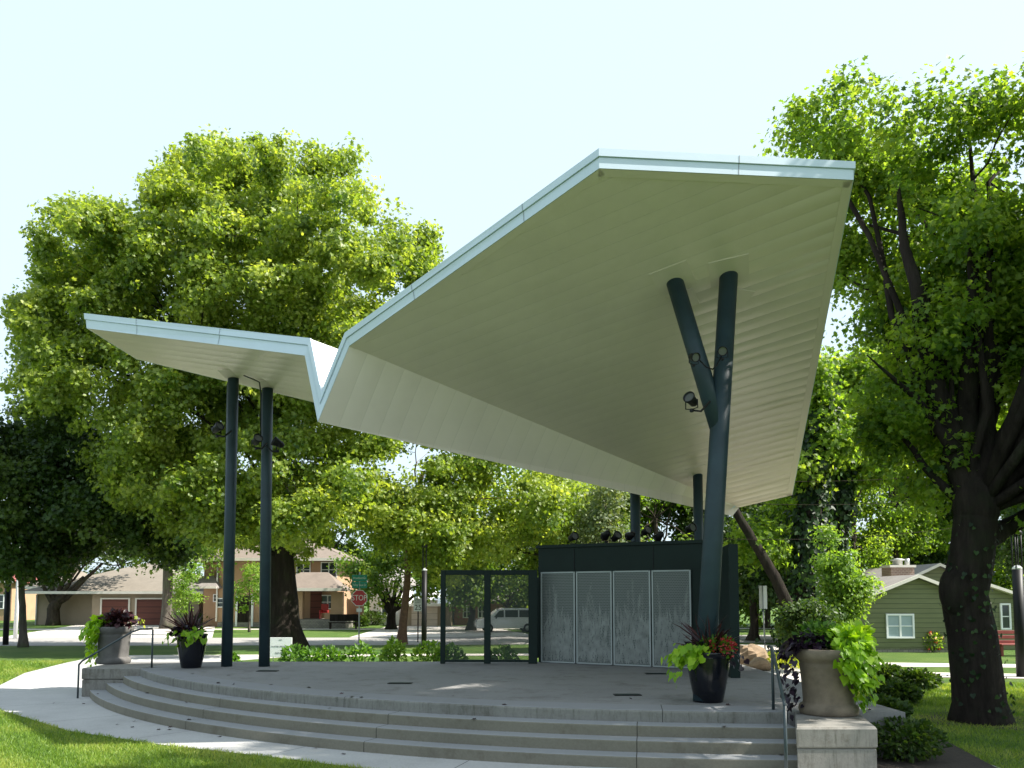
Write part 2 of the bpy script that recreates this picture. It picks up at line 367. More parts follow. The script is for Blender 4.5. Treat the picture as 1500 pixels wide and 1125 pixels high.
def tree(name, label, base, trunk_pts, r0, r1, lobes, leaf, barkm, nclump, per, cr, size, shape='leaf', limbs=1.0, twigs=40, group=None, shell=.45, flat=.65, flare=1.5, forks=None, root=None, maxlimb=99):
    """trunk_pts: world points from base up; lobes: [(centre, radii)]; each lobe gets a limb and twigs to its clumps"""
    b = Vector(base); t = root or thing(name, label, 'tree', b, 0, group)
    cc = crown('crown', leaf, t, lobes, nclump, per, cr, size, shape, shell, flat)
    m = MB(); tp = [Vector(p) - b for p in trunk_pts]; k = len(tp)-1
    pts = []
    for i in range(k): pts += wob(tp[i], tp[i+1], 4, .05)[:-1]
    pts.append(tp[-1]); n = len(pts)-1; rr = taper(r0, r1, n); rr[0] *= flare
    if n > 2: rr[1] *= 1+(flare-1)*.35
    pts[0] = pts[0] - Vector((0, 0, .15)); m.tube(pts, rr, 14)
    top = pts[-1]; mains = []
    for i, (c, r_) in enumerate(lobes):
        if len(lobes) > maxlimb and i % (len(lobes)//maxlimb): continue
        c = Vector(c) - b; f = forks[i] if forks else random.uniform(.65, 1.0)
        j = min(n, max(1, int(round(f*n)))); s0 = pts[j]
        lim = wob(s0, c, 6, .22, -.04); q = rr[j]*.62*limbs; m.tube(lim, taper(q, q*.28, 6), 9); mains.append((lim, q))
    idx = rng.choice(len(cc), min(twigs, len(cc)), replace=False)
    for i in idx:
        p = Vector(cc[i]) - b; best = None
        for lim, q in mains:
            for a in lim[2:]:
                dd = (a-p).length
                if best is None or dd < best[0]: best = (dd, a, q)
        if best: m.tube(wob(best[1], p, 4, .25), taper(best[2]*.22, .012, 4), 5, False)
    m.build('trunk', barkm, t)
    return t
def lob(px, py, Y, rx, ry, rd=None):
    """lobe given in picture pixels at distance Y"""
    c = at(px, py, Y); k = Y/F; return (c, (rx*k, (rd if rd else (rx+ry)/2*k), ry*k))
def shrub(label, loc, r, h, mat, n, size, shape='leaf', group=None, name='shrub', cat='shrub', flower=None, nf=0):
    t = thing(name, label, cat, loc, 0, group)
    d = rdir(n, .25); u = rng.random(n)**.4; pos = d*np.array([r, r, h*.5])*u[:, None] + np.array([0, 0, h*.5])
    pos[:, 2] = np.abs(pos[:, 2]); lump = .5 + .5*np.sin(pos[:, 0]*9/r)*np.cos(pos[:, 1]*8/r)
    cards('foliage', mat, t, pos, unit(d + rdir(n)*.7), unit(d + rdir(n)*.8 + np.array([0, 0, .5])), size*(.6+.8*rng.random(n)), np.clip(lump*.5 + rng.random(n)*.55, 0, 1), shape)
    m = MB()
    for i in range(6):
        a = i*1.05; m.tube(wob((0, 0, -.05), (math.cos(a)*r*.6, math.sin(a)*r*.6, h*.75), 3, .2), taper(.02, .006, 3), 5, False)
    m.build('stem', MT['bark'], t)
    if flower:
        d = rdir(nf, .5); pos = d*np.array([r, r, h*.5])*1.02 + np.array([0, 0, h*.52])
        cl = np.repeat(pos, 5, 0) + rng.normal(size=(nf*5, 3))*.022
        cards('blossom', flower, t, cl, rdir(nf*5), rdir(nf*5, .4), .07, rng.random(nf*5), 'leaf', 1.6)
    return t
# ------------------------------------------------------------------ camera, sky, sun
cam = bpy.data.cameras.new('camera'); cam.lens = 36*F/1500; cam.sensor_width = 36; cam.clip_end = 3000
cam.shift_y = (PY - 562.5)/1500
co_ = bpy.data.objects.new('camera', cam); COL.objects.link(co_); co_.location = EYE; co_.rotation_euler = (R(90) + PITCH, 0, 0)
SC.camera = co_
SUN_EL, SUN_AZ = R(46.5), R(-8)     # azimuth from +X towards +Y
sd = Vector((math.cos(SUN_EL)*math.cos(SUN_AZ), math.cos(SUN_EL)*math.sin(SUN_AZ), math.sin(SUN_EL)))
w = bpy.data.worlds.new('World'); SC.world = w; w.use_nodes = True; nt = w.node_tree
sky = N(nt, 'ShaderNodeTexSky', sky_type='NISHITA', sun_disc=False, sun_elevation=SUN_EL, sun_rotation=R(90) - SUN_AZ)
sky.air_density = 1.0; sky.dust_density = 3.0; sky.ozone_density = 1.0; sky.altitude = 200
bg = nt.nodes['Background']; bg.inputs[1].default_value = .098
veil = mixc(nt, .72, sky.outputs[0], (4.5, 5.45, 6.1, 1))       # bright thin summer haze over the blue
nt.links.new(veil, bg.inputs[0])
sl = bpy.data.lights.new('sun', 'SUN'); sl.energy = 5.0; sl.angle = R(.5); sl.color = (1, .95, .86)
so = bpy.data.objects.new('sun', sl); COL.objects.link(so); so.rotation_euler = sd.to_track_quat('Z', 'Y').to_euler(); so.location = (30, -5, 40)
SC.view_settings.view_transform = 'Standard'; SC.view_settings.look = 'None'; SC.view_settings.exposure = 1.25; SC.view_settings.gamma = 1
SC.cycles.max_bounces = 8; SC.cycles.transparent_max_bounces = 16; SC.cycles.use_denoising = True
SC.cycles.sample_clamp_indirect = 8

# ------------------------------------------------------------------ ground
def sheet(name, poly, z, mat, kind='structure'):
    o = MB().add([(x, y, z) for x, y in poly], [tuple(range(len(poly)))]).build(name, mat); o['kind'] = kind; return o
def gp(px, py): p = onz(px, py); return (p.x, p.y)
sheet('lawn', [(-300, -60), (300, -60), (300, 600), (-300, 600)], 0, MT['lawn'])
CX, CY = 4.0, 24.9
def arc(r, a0, a1, n): return [(CX + r*math.cos(R(a0 + (a1-a0)*i/n)), CY + r*math.sin(R(a0 + (a1-a0)*i/n))) for i in range(n+1)]
outer = [(-40, 15.2), (-16, 16.6), (-9.85, 15.75), (-6.97, 13.05), (-4.98, 11.83), (-3.2, 10.96), (-1.6, 10.1), (.5, 9.45), (3, 9.1), (6, 9.15)]
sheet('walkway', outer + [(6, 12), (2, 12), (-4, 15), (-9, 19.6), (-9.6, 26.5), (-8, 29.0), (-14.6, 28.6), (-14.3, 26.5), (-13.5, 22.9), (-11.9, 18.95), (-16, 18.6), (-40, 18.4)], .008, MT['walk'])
sheet('side_path', [(-8, 29.0), (-14.6, 28.6), (-14.6, 29.8), (-2, 30.6), (6, 31), (6, 29.9), (-2, 29.6)], .012, MT['paving'])
sheet('street', [(-120, 35.2), (-30, 35.4), (-4, 36.2), (10, 38), (40, 40), (120, 42), (120, 49), (40, 47.5), (8, 45.5), (-6, 43.0), (-30, 42.0), (-120, 41.5)], .008, MT['asphalt'])
sheet('street_verge_path', [(-120, 52.0), (-10, 53.5), (60, 57), (60, 58.6), (-10, 55.0), (-120, 53.5)], .010, MT['paving'])
sheet('driveway', [(-26.5, 42.2), (-15.5, 42.6), (-22.5, 62.5), (-33, 62.5)], .012, MT['paving'])
sheet('front_drive', [(-8.5, 43.0), (1.5, 44.2), (-2, 60), (-9.0, 60)], .014, MT['paving'])
sheet('side_pavement', [(8.0, 24.0), (9.8, 25.2), (16, 24.6), (40, 24.2), (40, 25.5), (16, 25.9), (8.0, 27.2)], .008, MT['paving'])
sheet('side_kerb_strip', [(8.0, 22.2), (10, 21.9), (16, 20.8), (40, 19.6), (40, 21.0), (16, 22.2), (10, 23.4), (8.0, 23.6)], .012, MT['paving'])
sheet('back_walk', [(4.6, 19.3), (7.9, 19.3), (9.6, 26), (12, 36), (8.5, 37), (7.0, 26), (5.4, 24)], .016, MT['paving'])
sheet('soil_patch', [(gp(1437, 1056)[0] + (.95 + .2*math.sin(k*2.3))*math.cos(k*.4), gp(1437, 1056)[1] + (.95 + .2*math.sin(k*1.7))*math.sin(k*.4)) for k in range(15)], .010, MT['mulch'])
sheet('planting_bed', [(4.4, 8.2), (5.6, 8.2), (6.0, 10.5), (6.6, 13.5), (6.8, 17.5), (6.2, 18.5), (5.3, 16), (5.2, 11.5), (4.4, 10.6)], .014, MT['mulch'])

# grass blades on the near lawn
def lawn_blades(n, xr, yr, test, h):
    P = np.column_stack([rng.uniform(*xr, n), rng.uniform(*yr, n), np.zeros(n)])
    return P[test(P[:, 0], P[:, 1])]
ox = np.array([p[0] for p in outer]); oy = np.array([p[1] for p in outer])
edge = lambda x: np.interp(x, ox, oy)
dens = lambda P: P[rng.random(len(P)) < np.clip((9/P[:, 1])**2*1.3, 0, 1)]
near = dens(lawn_blades(420000, (-13, 3.5), (8.2, 16.5), lambda x, y: y < edge(x) + .03*np.sin(x*9) + rng.normal(0, .02, len(x)), .05))
left = lawn_blades(60000, (-22, -11.5), (16.6, 27), lambda x, y: (x < np.interp(y, [18.9, 22.9, 26.5, 28], [-11.9, -13.5, -14.3, -14.6])) & (y > 18.6), .05)
right = lawn_blades(110000, (5.5, 13), (8, 20), lambda x, y: x > np.interp(y, [8, 10.5, 13.5, 17.5], [5.6, 6.0, 6.6, 6.8]), .05)
P = np.vstack([near, left, right]); n = len(P)
patch = .5 + .25*np.sin(P[:, 0]*1.3 + np.sin(P[:, 1]*1.7)*2) + .2*np.sin(P[:, 0]*4.1 + P[:, 1]*3.3)
o = cards('grass', MT['blade'], None, P, rdir(n, 1.3), rdir(n, 0), rng.uniform(.03, .075, n)*(1 + .5*(P[:, 1] > 16)), np.clip(patch*.55 + rng.random(n)*.5, 0, 1), 'blade', 1.1)
tag(o, kind='stuff', label='short sunlit lawn grass beside the curved walkway', cat='grass')

# ------------------------------------------------------------------ stage with curved steps
st = thing('stage', 'low grey concrete stage floor with three curved steps along its front', 'stage', (0, 0, 0))
a0 = 180 + math.degrees(math.asin((CY-17.47)/14.0)); a1 = 270 - math.degrees(math.asin((CX-3.62)/14.0))
lipz = .6
rim = arc(14.0, a0, a1, 60); rin = arc(13.45, a0, a1, 60)
def ring(r0, r1, z1, b=.02, z0=0.0, n=64, X1=3.62):
    A0 = 180 + math.degrees(math.asin((CY-17.47)/r1)); A1 = 270 - math.degrees(math.asin((CX-X1)/r1))
    prof = [(r0, z0), (r1, z0), (r1, z1-b), (r1-b*.3, z1-b*.3), (r1-b, z1), (r0, z1)]; k = len(prof); m = MB(); vs = []
    for i in range(n+1):
        a = R(A0 + (A1-A0)*i/n)
        for r, z in prof: vs.append((CX + r*math.cos(a), CY + r*math.sin(a), z))
    fs = [(i*k+j, (i+1)*k+j, (i+1)*k+(j+1)%k, i*k+(j+1)%k) for i in range(n) for j in range(k)]
    fs += [tuple(range(k-1, -1, -1)), tuple(n*k + j for j in range(k))]
    return m.add(vs, fs)
floor_poly = [(x, y) for x, y in arc(13.45, a0, a1, 60)] + [(3.63, 10.86), (5.15, 10.86), (5.15, 19.35), (.6, 19.35), (-9.0, 19.35), (-9.05, 17.6)]
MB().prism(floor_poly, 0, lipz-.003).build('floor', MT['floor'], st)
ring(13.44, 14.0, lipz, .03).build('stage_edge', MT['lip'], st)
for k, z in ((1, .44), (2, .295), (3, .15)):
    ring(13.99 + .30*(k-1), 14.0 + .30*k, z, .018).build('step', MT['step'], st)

def pier(name, label, M_, sx, sy, z1, zj):
    t = thing(name, label, 'pier'); t.matrix_world = M_
    MB().box((0, 0, zj/2), (sx-.02, sy-.02, zj), bev=.015).build('lower_block', MT['pier'], t)
    MB().box((0, 0, zj + .006 + (z1-zj)/2), (sx, sy, z1-zj), bev=.02).build('upper_block', MT['pier'], t)
    return t
t = thing('concrete_pier', 'weathered concrete pier at the right end of the steps under the sunlit urn', 'pier')
def bevprism(poly, z0, z1, b):
    n = len(poly); cx = sum(p[0] for p in poly)/n; cy = sum(p[1] for p in poly)/n; vs = []
    for z, k in ((z0, b), (z0 + b, 0), (z1 - b, 0), (z1, b)):
        for x, y in poly: d = Vector((cx-x, cy-y, 0)).normalized()*k; vs.append((x + d.x, y + d.y, z))
    return MB().add(vs, [tuple(range(n-1, -1, -1)), tuple(range(3*n, 4*n))] + [(j*n+i, j*n+(i+1) % n, (j+1)*n+(i+1) % n, (j+1)*n+i) for j in range(3) for i in range(n)])
pp = [(3.27, 9.55), (4.20, 9.55), (4.52, 10.85), (3.70, 10.85)]
bevprism([(3.28, 9.56), (4.19, 9.56), (4.51, 10.84), (3.71, 10.84)], 0, .36, .012).build('lower_block', MT['pier'], t)
bevprism(pp, .366, .606, .022).build('upper_block', MT['pier'], t)
pier('concrete_pier', 'weathered concrete pier at the far left end of the curved steps', Matrix.Translation((-8.47, 18.11, 0)), 1.26, 1.3, .6, .36)
for px, py in ((919, 1018), (961, 987), (586, 1001), (392, 983)):
    p = onz(px, py, .6)
    t = thing('floor_hatch', {919: 'dark floor outlet plate near the middle of the stage front', 961: 'dark floor outlet plate close in front of the perforated doors',
        586: 'dark floor outlet plate left of the stage centre', 392: 'dark floor outlet plate at the foot of the right-hand left column'}[px], 'floor outlet', (p.x, p.y, .6))
    MB().box((0, 0, .004), (.42, .20, .010), bev=.003).build('frame', MT['black'], t)
    MB().box((0, 0, .010), (.36, .15, .006), bev=.002).build('lid', MT['darkgreen'], t)

# ------------------------------------------------------------------ canopy
P1 = at(1068, 395, 12.8); P2 = at(1022, 690, 19.5); D = at(512, 507, 14.2)
nR = (P2-P1).cross(D-P1).normalized()
if nR.z < 0: nR = -nR
E = onplane(878, 247, P1, nR); Fc = onplane(1249, 264, P1, nR); G = onplane(1160, 725, P1, nR); K = onplane(1083, 743, P1, nR)
C = at(466, 618, 14.5); Rr = at(1073, 756, K.y - .25)
B = at(447, 521, 14.6); T1 = at(342, 547, 17.5); T2 = at(392, 562, 17.5)
nL = (T1-B).cross(T2-B).normalized()
if nL.z < 0: nL = -nL
A = onplane(128, 481, B, nL); L = onplane(200, 526, B, nL); E2 = onplane(458, 592, B, nL)
E3 = onplane(520, 604, B, nL); Mm = Vector((3.8, 20.9, Rr.z + .75)); Lr = Rr + Vector((-.35, .35, .55))
top = lambda p, dz=.26: p + Vector((0, 0, dz))
def attop(px, py, p): return at(px, py, p.y)
loop = [A, B, C, D, E, Fc, G, K, Rr, Lr, Mm, E3, L]
tops = [attop(126, 459, A), attop(456, 496, B), attop(472, 574, C), attop(507, 488, D), attop(878, 219, E), attop(1249, 238, Fc),
        top(G, .24), top(K, .24), Rr + Vector((-.05, 0, .32)), top(Lr, .22), top(Mm), top(E3), top(L, .28)]
print('CANOPY', [tuple(round(v, 2) for v in p) for p in loop]); print('TOPS', [tuple(round(v, 2) for v in p) for p in tops])
canopy = thing('canopy', 'large white folded canopy roof with cream underside on dark blue steel columns', 'canopy', (0, 0, 0))

def soffit_mat(name, g, c, strength=.3, x0=None):
    """cream metal planks; g = plank direction / pitch, slight oil-canning of each sheet"""
    m, nt, b, o = newmat(name); co = objco(nt)
    dt = N(nt, 'ShaderNodeVectorMath', operation='DOT_PRODUCT'); nt.links.new(co, dt.inputs[0]); dt.inputs[1].default_value = g
    x = dt.outputs['Value']; f = math_(nt, 'FRACT', math_(nt, 'ADD', x, 50.0))
    wav = math_(nt, 'SINE', math_(nt, 'MULTIPLY', f, math.pi)); amp = noise(nt, co, .5, 2)
    per = N(nt, 'ShaderNodeTexWhiteNoise', noise_dimensions='1D'); nt.links.new(math_(nt, 'FLOOR', x), per.inputs['W'])
    groove = math_(nt, 'LESS_THAN', f, .035)
    h = math_(nt, 'SUBTRACT', math_(nt, 'MULTIPLY', math_(nt, 'MULTIPLY', wav, amp), math_(nt, 'ADD', per.outputs['Value'], .5)), math_(nt, 'MULTIPLY', groove, .25))
    if x0 is not None:   # the sheets by the outer edge have buckled more
        sx = N(nt, 'ShaderNodeSeparateXYZ'); nt.links.new(co, sx.inputs[0])
        h = math_(nt, 'MULTIPLY', h, math_(nt, 'ADD', math_(nt, 'MULTIPLY', math_(nt, 'SUBTRACT', sx.outputs[0], x0), .45, clamp=True), .12))
    h = math_(nt, 'ADD', h, math_(nt, 'MULTIPLY', noise(nt, co, 1.6, 2), .5))
    dirt = noise(nt, co, 1.1, 7, .7)
    col = ramp(nt, noise(nt, co, .6, 4), [(.3, tuple(v*.95 for v in c)), (.7, tuple(v*1.05 for v in c))])
    col = mixc(nt, math_(nt, 'MULTIPLY', ramp(nt, dirt, [(.52, (0,0,0)), (.75, (1,1,1))]), .12), col, tuple(v*.6 for v in c))
    col = mixc(nt, math_(nt, 'MULTIPLY', groove, .22), col, tuple(v*.45 for v in c))
    nt.links.new(col, b.inputs['Base Color']); b.inputs['Roughness'].default_value = .30; b.inputs['Specular IOR Level'].default_value = .55
    bump(nt, b, h, strength, .03); return m
pa = onplane(925, 640, P1, nR); pb = onplane(1200, 560, P1, nR); ld = (pb-pa).normalized(); gR = nR.cross(ld).normalized()/.30
CRM = (.70, .615, .55)
MT['soffR'] = soffit_mat('cream_soffit', gR, CRM, .9, 2.6)
dv = (D-C).normalized(); vax = (K-D).normalized(); gV = (vax - dv*vax.dot(dv)*.3).normalized()/.40
MT['soffV'] = soffit_mat('cream_valley_soffit', gV, CRM)
qa = onplane(250, 515, B, nL); qb = onplane(440, 540, B, nL); gL = nL.cross((qb-qa).normalized()).normalized()/.30
MT['soffL'] = soffit_mat('cream_wing_soffit', gL, CRM)
def poly(name, pts, mat, faces=None):
    return MB().add(pts, faces or [tuple(range(len(pts)))]).build(name, mat, canopy)
poly('right_soffit', [D, E, Fc, G, K], MT['soffR'])
poly('valley_soffit', [C, D, K, Rr, Lr, B], MT['soffV'], [(0, 1, 2), (0, 2, 3), (0, 3, 4, 5)])
poly('left_soffit', [A, B, Lr, Mm, E3, L], MT['soffL'], [(0, 1, 4, 5), (1, 2, 3), (1, 3, 4)])
# roof deck (upper skin)
ti = dict(zip('ABCDEFGKRLMNO', range(13)))
poly('roof_deck', [t - Vector((0, 0, .012)) for t in tops], MT['deck'], [(3, 4, 5, 6, 7), (2, 3, 7), (2, 7, 8), (1, 2, 8, 9), (0, 1, 11, 12), (1, 9, 10), (1, 10, 11)])
# fascia: lower band, drip groove, upper band standing 18 mm proud
n = len(loop); area = sum(loop[i].x*loop[(i+1) % n].y - loop[(i+1) % n].x*loop[i].y for i in range(n)); sg = 1 if area > 0 else -1
en = []
for i in range(n):
    d = loop[(i+1) % n] - loop[i]; en.append(Vector((d.y, -d.x, 0)).normalized()*sg)
vn = []
for i in range(n):
    s = en[i-1] + en[i]; s = s.normalized() if s.length > .3 else en[i]; c_ = max(.45, s.dot(en[i])); vn.append(s/c_)
m = MB()
for i in range(n):
    j = (i+1) % n; rows = []
    for q, off in ((0, 0), (0, .012), (.56, .012), (.565, .0), (.60, .0), (.605, .034), (1, .034), (1, 0)):
        rows.append([loop[k].lerp(tops[k], q) + vn[k]*off for k in (i, j)])
    for q in range(len(rows)-1): m.add([rows[q][0], rows[q][1], rows[q+1][1], rows[q+1][0]], [(0, 1, 2, 3)])
m.build('fascia', MT['fascia'], canopy)
MT['seam'] = surf('fascia_seam_grey', (.22, .25, .28), .6, .1, 2.0)  # dark grey strips marking the joints between fascia panels
for i in (0, 3, 4, 5):
    j = (i+1) % n; ln = (loop[j]-loop[i]).length
    for k in range(1, int(ln/2.4) + 1):
        f = k*2.4/ln - .12; lo_, hi_ = loop[i].lerp(loop[j], f) + en[i]*.0145, tops[i].lerp(tops[j], f) + en[i]*.0145; d_ = (loop[j]-loop[i]).normalized()*.006; e_ = en[i]*.022
        p0, p1, p2, p3 = lo_.lerp(hi_, .01), lo_.lerp(hi_, .60), lo_.lerp(hi_, .60) + e_, lo_.lerp(hi_, .99) + e_
        MB().add([p0 - d_, p0 + d_, p1 + d_, p1 - d_, p2 + d_, p2 - d_, p3 + d_, p3 - d_], [(0, 1, 2, 3), (3, 2, 4, 5), (5, 4, 6, 7)]).build('seam', MT['seam'], canopy)
# folded edge trim a hand's breadth inside the soffit edge
m = MB()
cen = (D+E+Fc+G+K)/5
for p, q in ((D, E), (E, Fc), (Fc, G), (G, K)):
    inn = nR.cross((q-p).normalized()); inn = inn if inn.dot(cen-p) > 0 else -inn
    for o0, o1, dn in ((.0, .13, .006),):
        u0, u1 = p+inn*o0 - nR*dn, q+inn*o0 - nR*dn; v0, v1 = p+inn*o1 - nR*dn, q+inn*o1 - nR*dn
        m.add([u0, u1, v1, v0, p+inn*o1, q+inn*o1], [(0, 1, 2, 3), (3, 2, 5, 4)])
m.build('edge_trim', surf('cream_trim', CRM, .35, .04, 1.0), canopy)
ROOF[:] = [[(p.x, p.y) for p in (D + Vector((-.5, -.3, 0)), E + Vector((-.1, -.5, 0)), Fc + Vector((.5, -.5, 0)), G + Vector((.5, .2, 0)), K, Rr, C)], P1, nR]
# columns
Tb = onz(1030, 1028, .6); Tt = at(1068, 396, 12.8); Tt = onplane(1068, 395, P1 + nR*.12, nR)
fork = Tb.lerp(Tt, .55); Bt = onplane(986, 405, P1 + nR*.12, nR)
print('COL', Tb, Tt, Bt)
col = MB().tube([Tb, Tb.lerp(Tt, .5), Tt], [.150, .148, .146], 28)
ft = Tb.lerp(Tt, .61)
col.tube([Tb.lerp(Tt, .60), Tb.lerp(Tt, .60).lerp(Bt, .5), Bt], [.140, .140, .140], 28)
col.build('forked_column', MT['steel'], canopy)
def column(base, tp, r, plate=True):
    MB().tube([base, base.lerp(tp, .5), tp], r, 24).build('column', MT['steel'], canopy)
C1b, C2b = onz(332, 976, .6), onz(387, 976, .6)
C1t, C2t = onplane(342, 545, B + nL*.1, nL), onplane(392, 560, B + nL*.1, nL)
column(C1b, C1t, .118); column(C2b, C2t, .118)
# slim conduit pipes on the back left of the two left columns
for b_, t_ in ((C1b, C1t), (C2b, C2t)):
    o1 = Vector((-.13, .13, 0)); m = MB().tube([b_ + o1 + Vector((0, 0, 4.3)), t_ + o1 - Vector((0, 0, .2))], .052, 12); m.build('conduit', MT['steel'], canopy)
Q1t = onplane(1022, 690, P1 + nR*.1, nR); Q1b = Vector((Q1t.x+.02, Q1t.y+.1, .6)); column(Q1b, Q1t, .115, False)
q = at(930, 700, 20.2); column(Vector((q.x, q.y, .6)), Vector((q.x, q.y, Mm.z + .1)), .125, False)
def flash(p, s, rot, pl, nn):
    e1 = (ld*math.cos(rot) + nn.cross(ld)*math.sin(rot)).normalized(); e2 = nn.cross(e1).normalized()
    m = Matrix.Identity(4); m.col[0].xyz = e1; m.col[1].xyz = e2; m.col[2].xyz = nn; m.translation = p - nn*.004
    MB().box((0, 0, 0), (s, s, .012), M=m).build('flashing', MT['soff_pl'], canopy)
MT['soff_pl'] = surf('cream_flashing', tuple(v*.95 for v in CRM), .35, .05, 1.0)
for (px, py) in ((1068, 397), (986, 408)):
    p = onplane(px, py, P1, nR); flash(p, .62, .2 if px > 1000 else 0, P1, nR)
for (px, py) in ((1078, 437), (1000, 440)): flash(onplane(px, py, P1, nR), .46, .75 if px > 1050 else 0, P1, nR)
flash(onplane(1022, 690, P1, nR), .5, 0, P1, nR)
for (px, py) in ((342, 547), (392, 562)): flash(onplane(px, py, B, nL), .5, .5, B, nL)

# ------------------------------------------------------------------ stage lights
def spot(label, loc, rz, tilt, s=1.0, group='spotlights clamped round the stage', arm=None):
    t = thing('spotlight', label, 'spotlight', loc, rz, group)
    M_ = Matrix.Translation((0, 0, .0)) @ Matrix.Rotation(tilt, 4, 'X') @ Matrix.Rotation(R(90), 4, 'X')
    m = MB(); m.lathe([(0, -.16*s), (.05*s, -.16*s), (.085*s, -.11*s), (.095*s, .02*s), (.12*s, .10*s), (.12*s, .13*s), (.105*s, .13*s), (.10*s, .09*s), (0, .09*s)], 18)
    m.v = [tuple(M_ @ Vector(v)) for v in m.v]; m.build('housing', MT['black'], t)
    m = MB().lathe([(0, .097*s), (.098*s, .097*s)], 18); m.v = [tuple(M_ @ Vector(v)) for v in m.v]; m.build('lens', MT['lens'], t)
    MB().tube([(-.125*s, 0, 0), (-.13*s, 0, -.16*s), (0, 0, -.19*s), (.13*s, 0, -.16*s), (.125*s, 0, 0)], .012*s, 6).build('yoke', MT['black'], t)
    MB().box((0, 0, -.205*s), (.07*s, .07*s, .07*s), bev=.01).build('clamp', MT['black'], t)
    if arm is not None:
        a_ = Matrix.Rotation(-rz, 4, 'Z') @ (Vector(arm) - Vector(loc)); MB().tube([(0, 0, -.2*s), (a_.x*.5, a_.y*.5, -.2*s), tuple(a_)], .022*s, 6).build('arm', MT['black'], t)
    return t
p = at(1013, 586, 12.25); spot('black spotlight hanging on the left side of the forked column below its fork', p, R(-40), R(-20), .78, arm=at(1040, 588, 12.4))
for px, py, tx, r_ in ((1016, 523, 'black cable-fed spotlight strapped to the left branch of the forked column', 20), (1058, 514, 'black cable-fed spotlight strapped to the right branch of the forked column', -10)):
    spot(tx, at(px, py, 12.25), R(r_), R(20), .62)
for px, py, tx, rz in ((318, 627, 'black spotlight on the outer side of the leftmost column', 60), (376, 645, 'black spotlight left of the second column from the left', 40), (407, 649, 'black spotlight right of the second column from the left', -60)):
    spot(tx, at(px, py, 17.35), R(rz), R(-25), .85, arm=at(339 if px < 350 else 391, py + 4, 17.5))
m = MB()
for b_, t_, hh in ((Tb, Bt, .5),):
    pass
cab = [at(1024, 527, 12.28), at(1035, 538, 12.2), at(1044, 541, 12.3), at(1050, 535, 12.3), at(1058, 520, 12.3)]
cb = MB().tube(cab, .012, 6)
tag(cb.build('power_cable', MT['black']), 'black cable looped between the two branches of the forked column', 'cable')
tag(MB().tube([at(357, 550, 17.2), at(372, 556, 17.2), at(380, 560, 17.25), at(382, 575, 17.3), at(382, 640, 17.35)], .014, 6).build('power_cable', MT['black']), 'black cable running across the left wing between its two columns', 'cable')

# ------------------------------------------------------------------ backstage shed and screen
def perf(name, light, dark, hole, art=True, see=False):
    """perforated sheet: dot grid of holes, with a grass picture etched by leaving holes out"""
    m, nt, b, o = newmat(name); co = objco(nt); sp = N(nt, 'ShaderNodeSeparateXYZ'); nt.links.new(co, sp.inputs[0])
    pitch = .016 if see else .036
    def cell(v, off=0.0):
        return math_(nt, 'SUBTRACT', math_(nt, 'FRACT', math_(nt, 'ADD', math_(nt, 'MULTIPLY', v, 1/pitch), 40.0 + off)), .5)
    row = math_(nt, 'FLOOR', math_(nt, 'MULTIPLY', sp.outputs[2], 1/pitch)); half = math_(nt, 'MULTIPLY', math_(nt, 'MODULO', math_(nt, 'ADD', row, 400.0), 2.0), .5)
    cxn = math_(nt, 'SUBTRACT', math_(nt, 'FRACT', math_(nt, 'ADD', math_(nt, 'ADD', math_(nt, 'MULTIPLY', sp.outputs[0], 1/pitch), 40.0), half)), .5); czn = cell(sp.outputs[2])
    dd = math_(nt, 'SQRT', math_(nt, 'ADD', math_(nt, 'MULTIPLY', cxn, cxn), math_(nt, 'MULTIPLY', czn, czn)))
    if False: pass
    else: isH = math_(nt, 'LESS_THAN', dd, hole)
    b.inputs['Base Color'].default_value = (*light, 1); b.inputs['Roughness'].default_value = .5; b.inputs['Metallic'].default_value = .15
    if see:
        tr = N(nt, 'ShaderNodeBsdfTransparent'); mx = N(nt, 'ShaderNodeMixShader'); nt.links.new(isH, mx.inputs[0])
        nt.links.new(b.outputs[0], mx.inputs[1]); nt.links.new(tr.outputs[0], mx.inputs[2]); nt.links.new(mx.outputs[0], o.inputs[0])
    else:
        nt.links.new(mixc(nt, isH, light, dark), b.inputs['Base Color'])
    return m
MT['door_perf'] = perf('perforated_door_sheet', (.155, .17, .16), (.035, .048, .043), .36)
MT['screen_perf'] = perf('perforated_screen_sheet', (.035, .045, .04), (0, 0, 0), .42, False, True)
MT['etch'] = surf('etched_metal', (.19, .205, .19), .55, .25, 6.0, .1)
SHAPES['etch'] = (np.array([(.018,0,0),(-.018,0,0),(.055,.4,0),(-.03,.5,0),(0,1,0)]), [(0,2,3,1),(2,4,3)])
MT['lightframe'] = surf('door_frame_metal', (.30, .33, .32), .4, .08, 4.0, .2)

S0 = onz(789, 970, .6); S1v = onz(1012, 979.6, .6); sdir = Vector((S1v.x - S0.x, S1v.y - S0.y, 0)); sdir.normalize()
ang = math.atan2(sdir.y, sdir.x); shed = thing('backstage_shed', 'dark green flat-roofed shed with four perforated picture doors at the back of the stage', 'shed', (S0.x, S0.y, .6), ang)
